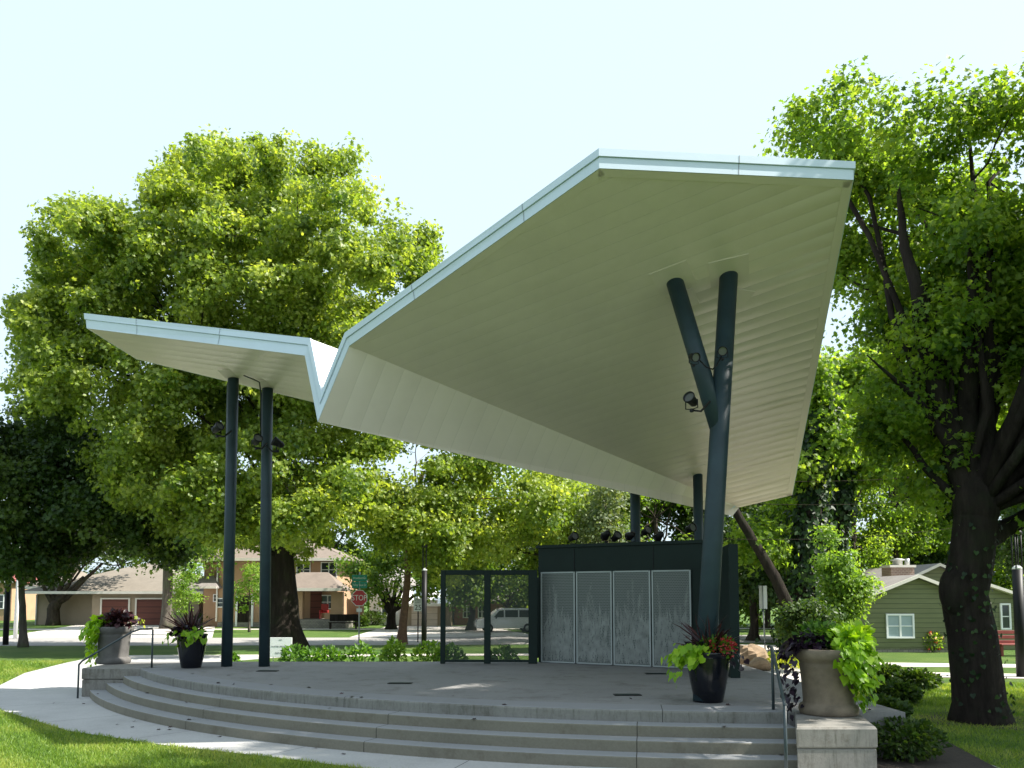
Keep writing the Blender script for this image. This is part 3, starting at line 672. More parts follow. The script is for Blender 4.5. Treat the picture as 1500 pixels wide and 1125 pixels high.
# local frame: x along the front, y into the shed
WID, DEP, HT = 4.30, 2.4, 2.68
loc2 = lambda x, y: ((x - S0.x)*math.cos(ang) + (y - S0.y)*math.sin(ang), -(x - S0.x)*math.sin(ang) + (y - S0.y)*math.cos(ang))
sr = Vector((S0.x, S0.y, 0)) + sdir*WID; br_ = loc2(sr.x*1.16, sr.y*1.2)      # right-hand wall runs straight back
plan = [(0, 0), (WID, 0), br_, (.35, DEP)]
MB().prism(plan, 0, HT - .04).build('wall', MT['darkgreen'], shed)
MB().prism([(-.04, -.05), (WID + .05, -.05), (br_[0] + .04, br_[1] + .05), (.30, DEP + .05)], HT - .038, HT + .03).build('roof', MT['darkgreen'], shed)
for x in (.92, 2.8): MB().box((x, -.006, 2.36), (.012, .012, .50)).build('seam', MT['black'], shed)
MB().box((WID/2, -.012, 2.095), (WID - .02, .02, .03)).build('head_rail', MT['darkgreen'], shed)
dw = .868
for k in range(4):
    x0 = .085 + k*(dw + .028); xm = x0 + dw/2
    d = MB().box((xm, -.035, 1.045), (dw - .05, .014, 2.00)).build('door_panel', MT['door_perf'], shed)
    f = MB()
    for (cx, cz, sx, sz) in ((x0 + .018, 1.045, .036, 2.07), (x0 + dw - .018, 1.045, .036, 2.07)): f.box((cx, -.038, cz), (sx, .034, sz), bev=.004)
    for cz in (.025, 2.065): f.box((xm, -.038, cz), (dw - .074, .034, .036), bev=.004)
    f.build('door_frame', MT['lightframe'], d)
    # etched meadow grasses: solid metal left between the holes
    P, T, S_, W_ = [], [], [], []
    for q in range(260):
        P.append((xm + rng.uniform(-.40, .40), 0, .05 + .9*rng.random()**1.6)); T.append((rng.normal()*.22, 0, 1)); S_.append(rng.uniform(.12, .5)); W_.append(1)
    for q in range(7):
        x, z, a_ = xm + rng.uniform(-.36, .3), .2 + .5*rng.random(), rng.normal()*.16; ln = rng.uniform(.7, 1.35)
        for j in range(14):
            f_ = j/14; xx, zz = x + math.sin(a_)*ln*f_, z + math.cos(a_)*ln*f_
            if abs(xx - xm) < .38 and zz < 1.85:
                P.append((xx, 0, zz)); T.append((math.sin(a_), 0, math.cos(a_))); S_.append(.16)
                if f_ > .55 or q % 3 == 0:
                    for sg_ in (-1, 1): P.append((xx, 0, zz)); T.append((math.sin(a_ + sg_*.5), 0, math.cos(a_ + sg_*.5))); S_.append(.13*(1.3 - f_*.6))
    P = np.array(P); P[:, 1] = -.0435 - .0001*np.arange(len(P))/len(P)*20; T = np.array(T)
    xr_ = P[:, 0] + T[:, 0]*np.array(S_); ok_ = (np.abs(xr_ - xm) < .40) & (P[:, 2] + np.array(S_) < 2.03)
    cards('etched_grass', MT['etch'], d, P[ok_], T[ok_], np.tile((0, -1, 0), (int(ok_.sum()), 1)), np.array(S_)[ok_], rng.random(int(ok_.sum())), 'etch')
MB().box((4.12, -.03, 1.02), (.30, .02, 2.0)).build('door_panel', MT['door_perf'], shed)
# fin at the right-hand corner, standing forward of the front
fa = at(1076, 900, 15.4); fx, fy = loc2(fa.x, fa.y); fb = loc2(sr.x - .02, sr.y - .06)
dd = Vector((fb[0]-fx, fb[1]-fy, 0)); fn = Vector((dd.y, -dd.x, 0)).normalized()*.085
MB().prism([(fx+fn.x, fy+fn.y), (fb[0]+fn.x, fb[1]+fn.y), (fb[0]-fn.x, fb[1]-fn.y), (fx-fn.x, fy-fn.y)], 0, 2.50).build('corner_fin', MT['darkgreen'], shed)
MB().box((.12, DEP/2 + .75, 1.0), (1.75, 1.5, 2.0), bev=.01).build('store_room', MT['darkgreen'], shed)

scr = thing('perforated_screen', 'dark framed see-through screen of two perforated panels left of the shed', 'screen')
z0, z1 = .60, 2.72; Ys = 18.75
xs = [at(645.5, 900, Ys).x, at(714, 900, Ys).x, at(785, 900, Ys).x]
for i, (x, wd) in enumerate(((xs[0] + .055, .11), (xs[1], .15), (xs[2] - .07, .20))):
    MB().box((x, Ys, (z0+z1)/2), (wd, .12, z1-z0), bev=.006).build('post', MT['darkgreen'], scr)
edges = [(xs[0] + .11, xs[1] - .075), (xs[1] + .075, xs[2] - .17)]
for a_, b_ in edges:
    for zc, hh in ((z1 - .055, .11), (z0 + .06, .05)):
        MB().box(((a_+b_)/2, Ys, zc), (b_-a_-.002, .10, hh), bev=.004).build('rail', MT['darkgreen'], scr)
    MB().box(((a_+b_)/2, Ys, (z0+z1)/2 - .012), (b_-a_, .006, z1-z0-.2)).build('mesh_panel', MT['screen_perf'], scr)

# lights on the shed roof
tx = ['standing first from the left on the shed roof', 'standing second from the left on the shed roof', 'standing third from the left, low on the shed roof', 'standing left of the pale rear column on the shed roof',
      'standing right of the rear column, tallest on the shed roof', 'standing alone in the middle right of the shed roof', 'standing by the rear column nearest the forked column']
for i, (px, py) in enumerate(((839, 787), (888, 783), (902, 787), (924, 784), (946, 778), (966, 785), (1011, 774))):
    yy = 19.2 - (px - 789)/(1080-789)*1.6 + .35
    p = at(px, py, yy); p.z = max(p.z, .6 + HT + .21); spot('black spotlight ' + tx[i], p, R(200 if i % 2 else 30), R((-15, 20, -30, 10, -20, 25, -10)[i]), .86)
# ------------------------------------------------------------------ planters and urns
def vine(parent, name, mat, strands, per, size, shape='heart', spread=.09):
    """trailing stems as lists of points (local); leaves face outwards with the tip hanging"""
    pos, tip, nr = [], [], []
    for pts, out in strands:
        pts = [Vector(p) for p in pts]; seg = len(pts)-1; k = per
        for i in range(k):
            t = (i + rng.random())/k*seg; j = min(int(t), seg-1); p = pts[j].lerp(pts[j+1], t-j)
            o = Vector(out); q = rng.normal(size=3)*spread
            pos.append((p.x+q[0]*.8+o.x*.03, p.y+q[1]*.8+o.y*.03, p.z+q[2]*.6)); tip.append((o.x*.45+rng.normal()*.35, o.y*.45+rng.normal()*.35, -.75+rng.normal()*.25))
            nr.append((o.x+rng.normal()*.35, o.y+rng.normal()*.35, .55+rng.normal()*.3))
    n = len(pos)
    return cards(name, mat, parent, np.array(pos), np.array(tip), np.array(nr), size*(.6+.75*rng.random(n)), np.clip(rng.normal(.5, .25, n), 0, 1), shape)
def spikes(parent, c, L, n, mat):
    d = rdir(n, .9); P = np.array(c) + rng.normal(size=(n, 3))*.015
    return cards('spiky_plant', mat, parent, P, d, rdir(n, .3) + np.array([0, 0, .6]), L*(.6+.5*rng.random(n)), rng.random(n), 'strap', 1.0)
def mound(parent, name, c, r, h, n, size, mat, shape='leaf', tone=.5):
    d = rdir(n, .35); u = rng.random(n)**.4; P = np.array(c) + d*np.array([r, r, h])*u[:, None]
    return cards(name, mat, parent, P, unit(d + rdir(n)*.6), unit(d + rdir(n)*.5 + np.array([0, 0, .5])), size*(.6+.8*rng.random(n)), np.clip(rng.normal(tone, .25, n), 0, 1), shape)
def blossoms(parent, c, r, h, n, size, mat, side=(0, 0, 0)):
    d = unit(rdir(n, .3) + np.array(side)); P = np.array(c) + d*np.array([r, r, h]); P = np.repeat(P, 5, 0) + rng.normal(size=(n*5, 3))*.012
    return cards('blossoms', mat, parent, P, rdir(n*5), rdir(n*5, .5), size, rng.random(n*5), 'leaf', 1.5)
def pot_body(t):
    MB().lathe([(0, 0), (.195, 0), (.205, .012), (.245, .20), (.290, .45), (.305, .62), (.310, .675), (.325, .69), (.325, .715), (.305, .72), (.285, .70), (.280, .66)], 40).build('pot', MT['pot'], t)
    MB().lathe([(0, .665), (.283, .665)], 24).build('soil', MT['soil'], t)
p = onz(1037, 1027, .6)
t = thing('planter', 'tall black glazed pot of red flowers in front of the forked column', 'planter', (p.x, p.y - .05, .6), 0, 'black pots on the stage'); pot_body(t)
spikes(t, (.02, 0, .70), .62, 60, MT['spike'])
mound(t, 'bedding_foliage', (.10, -.02, .74), .28, .20, 420, .075, MT['green'])
mound(t, 'dark_foliage', (-.05, .05, .72), .26, .12, 160, .08, MT['purple'], 'heart')
blossoms(t, (.12, -.02, .76), .27, .17, 46, .042, MT['red'], (.5, -.6, 0))
vine(t, 'lime_vine', MT['lime'], [([(-.15, -.1, .74), (-.33, -.12, .76), (-.43, -.1, .62), (-.46, -.1, .42)], (-.8, -.5, 0)), ([(-.1, -.2, .74), (-.25, -.26, .74), (-.32, -.28, .64)], (-.5, -.8, 0)), ([(-.12, -.05, .76), (-.36, -.02, .74), (-.46, .03, .60)], (-.9, -.2, .2))], 40, .10)
vine(t, 'purple_vine', MT['purple'], [([(.2, -.1, .74), (.33, -.12, .66), (.36, -.1, .45)], (.8, -.4, 0))], 14, .08)
p = onz(280, 978, .6)
t = thing('planter', 'tall black glazed pot with dark spiky plant beside the left columns', 'planter', (p.x, p.y, .6), 0, 'black pots on the stage'); pot_body(t)
spikes(t, (-.03, 0, .70), .72, 70, MT['spike'])
mound(t, 'dark_foliage', (-.12, -.05, .74), .27, .14, 200, .09, MT['purple'], 'heart')
mound(t, 'bedding_foliage', (.0, .05, .74), .25, .14, 160, .07, MT['green'])
vine(t, 'lime_vine', MT['lime'], [([(.05, -.2, .78), (.18, -.27, .76), (.26, -.26, .66)], (.4, -.8, 0)), ([(.0, -.18, .78), (.1, -.3, .70), (.12, -.32, .62)], (.1, -.9, 0)), ([(-.1, -.2, .74), (-.3, -.2, .70), (-.38, -.18, .60)], (-.7, -.6, 0))], 26, .10)

def urn_body(t, mat):
    pr = [(0, 0), (.345, 0), (.36, .02), (.37, .06), (.365, .10), (.345, .125), (.318, .14), (.312, .16), (.318, .30), (.335, .52), (.345, .60), (.352, .625), (.345, .645), (.352, .67),
          (.385, .70), (.405, .73), (.41, .79), (.40, .825), (.375, .835), (.345, .83), (.335, .79)]
    MB().lathe(pr, 48).build('urn', mat, t); MB().lathe([(0, .79), (.34, .79)], 24).build('soil', MT['soil'], t)
p = onz(1214, 1046, .6)
t = thing('urn_planter', 'tan stone urn with bright lime vine on the right pier', 'planter', (p.x, p.y, .606), 0, 'stone urns on the piers'); urn_body(t, MT['urn'])
def hang(a, r, z0, z1, bow=.06): return [(r*.55*math.cos(a), r*.55*math.sin(a), .86), (r*math.cos(a), r*math.sin(a), .90), ((r+bow)*math.cos(a), (r+bow)*math.sin(a), z0), ((r+bow*.6)*math.cos(a), (r+bow*.6)*math.sin(a), (z0+z1)/2), (r*.98*math.cos(a), r*.98*math.sin(a), z1)]
st_ = [(hang(R(a), .40 + .05*math.sin(a), .74, z), (math.cos(R(a)), math.sin(R(a)), 0)) for a, z in ((-82, .62), (-74, .48), (-66, .40), (-58, .30), (-50, .16), (-44, .06), (-38, .12), (-30, .30), (-20, .42), (-8, .52))]
vine(t, 'lime_vine', MT['lime'], st_, 52, .095, 'heart', .075)
mound(t, 'lime_foliage', (.20, -.16, .93), .26, .15, 190, .10, MT['lime'], 'heart', .6)
mound(t, 'lime_foliage', (.40, .02, 1.00), .14, .13, 60, .11, MT['lime'], 'heart', .7)
mound(t, 'fern_foliage', (-.08, .06, .95), .27, .20, 360, .09, MT['green'], 'leaf', .35)
st_ = [(hang(R(a), .42, .74, z, .14), (math.cos(R(a)), math.sin(R(a)), 0)) for a, z in ((174, .05), (180, -.10), (186, -.16), (193, .12), (202, .45))]
vine(t, 'purple_vine', MT['purple'], st_, 30, .08, 'heart', .05)
mound(t, 'dark_foliage', (-.22, .02, .90), .24, .10, 150, .085, MT['purple'], 'heart')
p = onz(166, 972, .6)
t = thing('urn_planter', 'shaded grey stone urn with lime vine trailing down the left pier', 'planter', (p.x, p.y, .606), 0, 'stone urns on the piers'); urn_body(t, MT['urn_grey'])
st_ = [(hang(R(a), .41, .74, z, .12), (math.cos(R(a)), math.sin(R(a)), 0)) for a, z in ((170, .1), (182, -.05), (192, -.12), (202, -.05), (212, .10), (222, .25), (232, .45), (242, .6))]
vine(t, 'lime_vine', MT['lime'], st_, 34, .115, 'heart', .07)
mound(t, 'lime_foliage', (-.22, -.08, .92), .24, .14, 110, .11, MT['lime'], 'heart', .45)
mound(t, 'dark_foliage', (.08, 0, .96), .36, .20, 420, .10, MT['spike'], 'heart')
vine(t, 'sprig_foliage', MT['yellow'], [([(.38, 0, .93), (.52, 0, .97), (.6, 0, .93)], (1, 0, 0))], 12, .07)

# handrails
def rail(name, label, pts, posts):
    t = thing(name, label, 'handrail'); MB().tube(pts, .020, 10).build('top_rail', MT['rail'], t)
    for a, b in posts: MB().tube([a, b], .020, 10).build('post', MT['rail'], t)
rail('handrail', 'dark steel handrail beside the urn at the left end of the steps', [(-9.02, 17.2, .70), (-8.95, 17.2, .78), (-8.1, 17.55, 1.36), (-7.95, 17.6, 1.42), (-7.72, 17.7, 1.425)], [((-9.02, 17.2, 0), (-9.02, 17.2, .70)), ((-7.72, 17.7, .59), (-7.72, 17.7, 1.41))])
rail('handrail', 'blue grey steel handrail at the right end of the steps, half hidden by dark vines', [(3.10, 9.42, .86), (3.13, 9.55, .93), (3.50, 11.1, 1.42), (3.53, 11.3, 1.43)], [((3.10, 9.42, 0), (3.10, 9.42, .87)), ((3.50, 11.1, .59), (3.50, 11.1, 1.41))])

# ------------------------------------------------------------------ signs, lamps, poles
MT['signwhite'] = surf('sign_white', (.80, .80, .78), .5, .05, 3.0)
MT['signred'] = surf('sign_red', (.52, .015, .025), .4, .08, 3.0)
MT['signgreen'] = surf('sign_green', (.0, .27, .19), .4, .08, 3.0)
MT['signback'] = surf('galvanised', (.42, .43, .42), .45, .1, 6.0, .3)
MT['ink'] = surf('sign_ink', (.02, .02, .02), .6, .1, 3.0)
MT['greyink'] = surf('faded_ink', (.22, .22, .22), .6, .1, 3.0)
p = onz(525.5, 942, 0); Y = p.y
t = thing('stop_sign', 'red octagonal stop sign under two green street name blades', 'road sign', p)
zc = at(525, 876, Y).z
MB().tube([(0, .04, -.1), (0, .04, zc + 1.2)], .035, 8).build('post', MT['signback'], t)
oct_ = lambda r: [(r*math.cos(R(22.5 + 45*i)), r*math.sin(R(22.5 + 45*i))) for i in range(8)]
Mz = Matrix.Translation((0, 0, zc)) @ FACE
MB().prism(oct_(.40), -.006, .006, Mz).build('sign_border', MT['signwhite'], t)
f = MB().prism(oct_(.365), .0062, .010, Mz).build('sign_face', MT['signred'], t)
text('lettering', 'STOP', .36, MT['signwhite'], t, Matrix.Translation((0, -.013, zc)) @ FACE, sx=.80)
for body, zz, yy in (('Woodland Gn', zc + .92, -.02), ('Valley View Dr', zc + .60, .02)):
    b_ = MB().box((0, yy, zz), (.70, .02, .29), bev=.008).build('street_name_blade', MT['signgreen'], t)
    text('lettering', body, .145, MT['signwhite'], t, Matrix.Translation((0, yy - .013, zz)) @ FACE, sx=.72)
MB().box((.0, -.0, zc - .56), (.26, .012, .16), bev=.004).build('plate', MT['signwhite'], t)
p = onz(612, 941, 0); Y = p.y; zc = at(612, 886, Y).z
t = thing('speed_limit_sign', 'white speed limit 25 sign on a thin post by the black lamp post', 'road sign', p)
MB().tube([(0, .03, -.1), (0, .03, zc + .3)], .03, 8).build('post', MT['bark'], t)
MB().box((0, 0, zc), (.42, .012, .60), bev=.02).build('sign_face', MT['signwhite'], t)
text('lettering', '25', .34, MT['ink'], t, Matrix.Translation((0, -.010, zc - .13)) @ FACE)
text('lettering', 'SPEED\nLIMIT', .115, MT['ink'], t, Matrix.Translation((0, -.010, zc + .17)) @ FACE)
# notice board behind the second column
p = at(411, 954, 24.0)
t = thing('notice_sign', 'white square no pets notice standing on the grass behind the stage', 'notice', (p.x, p.y, 0))
zc = at(411, 948, 24.0).z
MB().box((0, 0, zc), (.66, .02, .56), bev=.004).build('board', MT['signwhite'], t)
for s in (-.22, .22): MB().tube([(s, .03, -.1), (s, .03, zc + .2)], .012, 6).build('stake', MT['signback'], t)
for body, sz, dz in (('NO', .055, .21), ('WATER SMOKING', .066, .02), ('NO PETS', .075, -.17)):
    text('lettering', body, sz, MT['greyink'], t, Matrix.Translation((0, -.012, zc + dz)) @ FACE)
# back of a two-plate sign on the right
p = onz(1121, 955, 0); Y = p.y
t = thing('road_sign', 'pale metal sign of two upright plates on a thin post right of the shed', 'road sign', p)
za, zb = at(1117, 892, Y).z, at(1117, 858, Y).z
MB().tube([(0, 0, -.1), (-.06, 0, zb)], .03, 8).build('post', MT['signback'], t)
for s, a in ((-1, 28), (1, -28)): MB().box((s*.085 - .06, -.045, (za+zb)/2), (.15, .012, zb-za), R(a), bev=.003).build('plate', MT['signwhite'], t)
# lamp posts
def lamp(label, px, py, ptop, rad):
    p = onz(px, py, 0); Y = p.y; zt = at(px, ptop, Y).z
    t = thing('lamp_post', label, 'lamp post', p, 0, 'black lamp posts')
    MB().tube([(0, 0, -.1), (0, 0, zt)], rad, 16).build('post', MT['black'], t)
    MB().lathe([(0, zt), (rad*.98, zt), (rad*.9, zt + .05), (rad*.45, zt + .10), (0, zt + .11)], 16).build('reflector', MT['signwhite'], t)
    for k in range(4):
        a = R(45 + 90*k); MB().tube([(rad*.85*math.cos(a), rad*.85*math.sin(a), zt - .02), (rad*.85*math.cos(a), rad*.85*math.sin(a), zt + .95)], .018, 6).build('rod', MT['black'], t)
    MB().lathe([(0, zt + .93), (rad*1.15, zt + .93), (rad*1.15, zt + 1.0), (rad*.5, zt + 1.08), (0, zt + 1.08)], 16).build('cap', MT['black'], t)
lamp('black lamp post between the speed limit sign and the perforated screen', 621, 953, 836, .105)
lamp('black lamp post at the far left beside the white pole', 8, 945, 850, .12)
lamp('black lamp post at the right edge behind the ivy-clad trunk', 1497, 992, 834, .13)
p = onz(22, 936, 0)
tag(MB().tube([(p.x, p.y, -.1), (p.x + .05, p.y, 3.2), (p.x + .12, p.y, 7.5)], [.10, .095, .08], 14).build('flag_pole', MT['white']), 'slim white pole on the lawn between black lamp post and slender trunk', 'pole')
# overhead wires on the right
for k, (y0, y1, nm) in enumerate(((778, 748, 'lowest thin overhead wire crossing in front of the ivy tree'), (723, 708, 'middle thin overhead wire crossing in front of the ivy tree'), (690, 672, 'highest thin overhead wire crossing in front of the ivy tree'))):
    a, b = at(1000, y0 + 10, 24 + k*.3), at(1560, y1, 24 + k*.3)
    pts = [a.lerp(b, i/16) - Vector((0, 0, .35*math.sin(math.pi*i/16))) for i in range(17)]
    tag(MB().tube(pts, .007, 5).build('overhead_wire', MT['bark']), nm, 'wire', 'overhead wires')

# ------------------------------------------------------------------ buildings
MT['stucco'] = surf('tan_stucco', (.30, .235, .165), .9, .1, 1.2, bmp=.2, bscale=30)
MT['peach'] = surf('peach_stucco', (.40, .255, .155), .9, .1, 1.2, bmp=.2, bscale=30)
MT['whitewall'] = surf('white_siding', (.72, .72, .70), .7, .06, 1.0)
MT['trim'] = surf('house_trim', (.66, .62, .55), .6, .06, 2.0)
MT['roof_tan'] = roofmat('tan_shingles', (.185, .16, .13)); MT['roof_brown'] = roofmat('brown_shingles', (.175, .14, .115)); MT['roof_grey'] = roofmat('grey_shingles', (.22, .20, .19))
MT['garage'] = sidingmat('brown_garage_door', (.12, .036, .024), .45); MT['garage_beige'] = sidingmat('beige_garage_door', (.55, .45, .37), .45, dark=.75)
MT['green_siding'] = sidingmat('sage_siding', (.155, .17, .085), .185)
MT['brick'] = brickmat('red_brick', (.32, .11, .07), (.26, .085, .055), (.4, .36, .32), 5.0)
MT['chimney'] = brickmat('pale_brown_brick', (.30, .20, .15), (.22, .14, .11), (.40, .35, .3), 3.2)
MT['stone'] = brickmat('rubble_stone', (.26, .24, .20), (.18, .165, .14), (.1, .095, .085), 2.5)
MT['redwood'] = surf('red_wood', (.20, .035, .025), .6, .2, 4.0)
def wallbox(t, x0, x1, y0, y1, z0, z1, mat, name='wall'):
    return MB().box(((x0+x1)/2, (y0+y1)/2, (z0+z1)/2), (x1-x0, y1-y0, z1-z0)).build(name, mat, t)
def hip(t, x0, x1, y0, y1, z, h, mat, ov=.5, name='roof', ridge=None, th=.16):
    x0 -= ov; x1 += ov; y0 -= ov; y1 += ov; w_ = (y1-y0)/2 if ridge is None else ridge; ym = (y0+y1)/2
    v = [(x0,y0,z),(x1,y0,z),(x1,y1,z),(x0,y1,z),(x0,y0,z+th),(x1,y0,z+th),(x1,y1,z+th),(x0,y1,z+th),(x0+w_,ym,z+h),(x1-w_,ym,z+h)]
    o = MB().add(v, [(3,2,1,0),(0,1,5,4),(1,2,6,5),(2,3,7,6),(3,0,4,7),(4,5,9,8),(6,7,8,9),(5,6,9),(7,4,8)]).build(name, mat, t)
    MB().box(((x0+x1)/2, y0 - .045, z + th/2 + .01), (x1-x0, .08, th + .04)).build('gutter', MT['trim'], o); return o
def window(t, x, z, w_, h, y, n=2, pane='glass', frame='white'):
    f = MB(); b = .07
    for zz in (z - h/2 + b/2, z + h/2 - b/2): f.box((x, y, zz), (w_, .09, b))
    for k in range(n+1): f.box((x - w_/2 + b/2 + k*(w_-b)/n, y, z), (b, .088, h - 2*b))
    f.box((x, y + .004, z), (w_ - 2*b, .06, b*.55)); o = f.build('window', MT[frame], t)
    for k in range(n):
        pw = (w_-b)/n; MB().box((x - w_/2 + b/2 + pw*(k+.5), y + .01, z), (pw - b*.98, .03, h - 2*b*.98)).build('pane', MT[pane], o)
    return o
def gx(px, Y): return at(px, 900, Y).x
# garage house at the left
Y = 63.0; t = thing('house', 'tan stucco house with brown double garage doors behind the left urn', 'house', (gx(150, Y), Y, 0)); ox_ = t.location.x
X = lambda px: gx(px, Y) - ox_
wallbox(t, X(53), X(146), 0, 12, -.2, 2.35, MT['stucco']); wallbox(t, X(146), X(300), -1.2, 12, -.2, 2.35, MT['stucco'])
wallbox(t, X(36), X(53) - .02, 2.5, 11, -.2, 2.5, MT['stucco'])
hip(t, X(53), X(300), -1.2, 12, 2.36, 2.75, MT['roof_tan'])
hip(t, X(20), X(54), 2.5, 11, 2.75, 2.1, MT['roof_tan'], .6, ridge=2.0)
for pa_, pb_ in ((161, 199), (211, 249)):
    xc = (X(pa_)+X(pb_))/2; wd = X(pb_)-X(pa_)
    d = MB().box((xc, -1.2, .95), (wd, .12, 2.0)).build('garage_door', MT['garage'], t)
    fr = MB().box((xc - wd/2 - .06, -1.23, 1.0), (.12, .16, 2.1)).box((xc + wd/2 + .06, -1.23, 1.0), (.12, .16, 2.1)).box((xc, -1.23, 2.0), (wd - .002, .16, .10)); fr.build('door_frame', MT['trim'], d)
for px in (54, 145): MB().tube([(X(px), -.10, .0), (X(px), -.10, 2.3)], .06, 8).build('downpipe', MT['whitewall'], t)
# peach two-storey house
Y = 58.0; t = thing('house', 'peach two-storey house with stone porch behind the big sycamore', 'house', (gx(400, Y), Y, 0)); ox_ = t.location.x
X = lambda px: gx(px, Y) - ox_; Z = lambda py: at(400, py, Y).z
wallbox(t, X(288), X(318) - .02, 1.2, 10, .0, Z(823), MT['peach']); wallbox(t, X(318), X(492), .2, 11, .35, Z(822), MT['peach']); wallbox(t, X(318), X(505), .1, 11.1, -.2, .34, MT['stone'], 'foundation')
hip(t, X(284), X(496), .2, 11, Z(822) + .01, 2.6, MT['roof_brown'], .8)
MB().box((X(302), 1.16, Z(851)), (X(316) - X(289), .06, .12)).build('trim_band', MT['bark'], t)
hip(t, X(286), X(318), -.6, 1.1, Z(862), .9, MT['roof_grey'], .25, 'side_roof', .6, .1)
for a, b in ((432, 453), (468, 492)): window(t, (X(a)+X(b))/2, (Z(823)+Z(846))/2, X(b)-X(a), Z(823)-Z(846), .17)
for a, b, c_, d_ in ((303, 309, 870, 882), (315, 327, 876, 890)): window(t, (X(a)+X(b))/2, (Z(c_)+Z(d_))/2, X(b)-X(a), Z(c_)-Z(d_), .15 if a > 310 else 1.15, 1)
d = MB().box((X(357), .16, 1.15), (.95, .10, 2.1)).build('door', MT['bark_dark'], t)
for s in (-.56, .56): MB().box((X(357) + s, .15, 1.2), (.14, .14, 2.3)).build('door_frame', MT['white'], d)
MB().tube([(X(317), .0, .4), (X(317), .0, Z(824))], .06, 8).build('downpipe', MT['whitewall'], t)
# porch
wallbox(t, X(425), X(517), -2.6, .08, -.2, .62, MT['stone'], 'porch_floor')
hip(t, X(424), X(506), -2.6, .1, Z(866), 1.3, MT['roof_brown'], .3, 'porch_roof', 1.3)
for a, b in ((444, 456), (496, 512)): wallbox(t, X(a), X(b), -2.5, -1.95, .63, Z(867), MT['peach'], 'porch_pillar')
wallbox(t, X(426), X(444) - .01, -2.45, -2.2, .63, Z(897), MT['peach'], 'porch_wall'); wallbox(t, X(487), X(496) - .01, -2.45, -2.2, .63, Z(897), MT['peach'], 'porch_wall')
window(t, X(479), Z(882), X(491) - X(468), Z(872) - Z(893), .16)
d = MB().box((X(462), .15, 1.6), (.8, .10, 1.95)).build('door', MT['garage'], t)
t = tag(MB().box((0, 0, .45), (.5, .5, .10), bev=.03).box((0, .24, .75), (.5, .06, .55), bev=.02).box((-.24, 0, .3), (.06, .5, .6), bev=.01).box((.24, 0, .3), (.06, .5, .6), bev=.01).build('porch_chair', MT['signred']), 'red chair on the porch of the peach house', 'chair')
t.location = (gx(474, 56.5), 56.6, .62)
Y = 58; t = thing('garden_bench', 'dark bench by the stone porch of the peach house', 'bench', (gx(503, 54.5), 54.5, 0))
MB().box((0, 0, .42), (1.9, .45, .06), bev=.01).build('seat', MT['bark_dark'], t); MB().box((0, .22, .75), (1.9, .05, .45), bev=.01).build('backrest', MT['bark_dark'], t)
for s in (-.85, .85): MB().box((s, 0, .2), (.07, .42, .4)).build('leg', MT['bark_dark'], t)
# white house and pale garage
Y = 62.0; t = thing('house', 'white house wall behind the stop sign and the dark low-branched tree', 'house', (gx(555, Y), Y, 0)); ox_ = t.location.x
X = lambda px: gx(px, Y) - ox_; Z = lambda py: at(560, py, Y).z
wallbox(t, X(541), X(585), 0, 9, -.2, Z(856), MT['whitewall']); hip(t, X(541), X(585), 0, 9, Z(856) + .01, 1.6, MT['roof_grey'], .4, ridge=1.1)
window(t, X(568), Z(890), 1.0, 1.3, -.05)
Y = 60.0; t = thing('garage', 'pale garage with white low roof behind the speed limit sign', 'garage', (gx(620, Y), Y, 0)); ox_ = t.location.x
X = lambda px: gx(px, Y) - ox_; Z = lambda py: at(600, py, Y).z
wallbox(t, X(592), X(660), 0, 8, -.2, Z(888), MT['stucco']); hip(t, X(592), X(660), 0, 8, Z(888) + .01, 1.15, MT['deck'], .3, ridge=2.2)
MB().box(((X(603)+X(641))/2, -.05, .95), (X(641)-X(603), .08, 1.9)).build('garage_door', MT['garage_beige'], t)
# brick house seen through the screen
Y = 62.0; t = thing('house', 'red brick house with white windows seen through the perforated screen', 'house', (gx(720, Y), Y, 0)); ox_ = t.location.x
X = lambda px: gx(px, Y) - ox_; Z = lambda py: at(700, py, Y).z
wallbox(t, X(665), X(800), 0, 9, -.2, Z(880), MT['brick']); hip(t, X(662), X(803), 0, 9, Z(880) + .01, 2.4, MT['roof_grey'], .5)
wallbox(t, X(650), X(664), .5, 8, -.2, Z(880), MT['whitewall'], 'side_wing')
for a, b in ((678, 690), (700, 712), (742, 752)): window(t, (X(a)+X(b))/2, Z(896), X(b)-X(a), .95, -.05)
# van
p = onz(742, 927, 0); van = thing('parked_van', 'white van parked on the street, seen through the perforated screen', 'van', (p.x, p.y + 1.2, 0), R(8)); van.scale = (.78, .85, .80)
MT['carpaint'] = surf('white_car_paint', (.75, .76, .77), .2, .03, 1.0, coat=.8)
prof = [(-2.45, .35), (-2.5, .75), (-2.35, .98), (-1.55, 1.12), (-.75, 1.72), (-.3, 1.82), (1.7, 1.80), (2.2, 1.68), (2.42, 1.1), (2.45, .45), (2.35, .32)]
def side_prism(pr, hw, z=0):
    m = MB(); k = len(pr); vs = [(x, -hw*(1 - .10*max(0, (zz-1.0))), zz) for x, zz in pr] + [(x, hw*(1 - .10*max(0, (zz-1.0))), zz) for x, zz in pr]
    return m.add(vs, [tuple(range(k)), tuple(range(2*k-1, k-1, -1))] + [(i, k+i, k+(i+1) % k, (i+1) % k) for i in range(k)])
side_prism(prof, .92).build('body', MT['carpaint'], van)
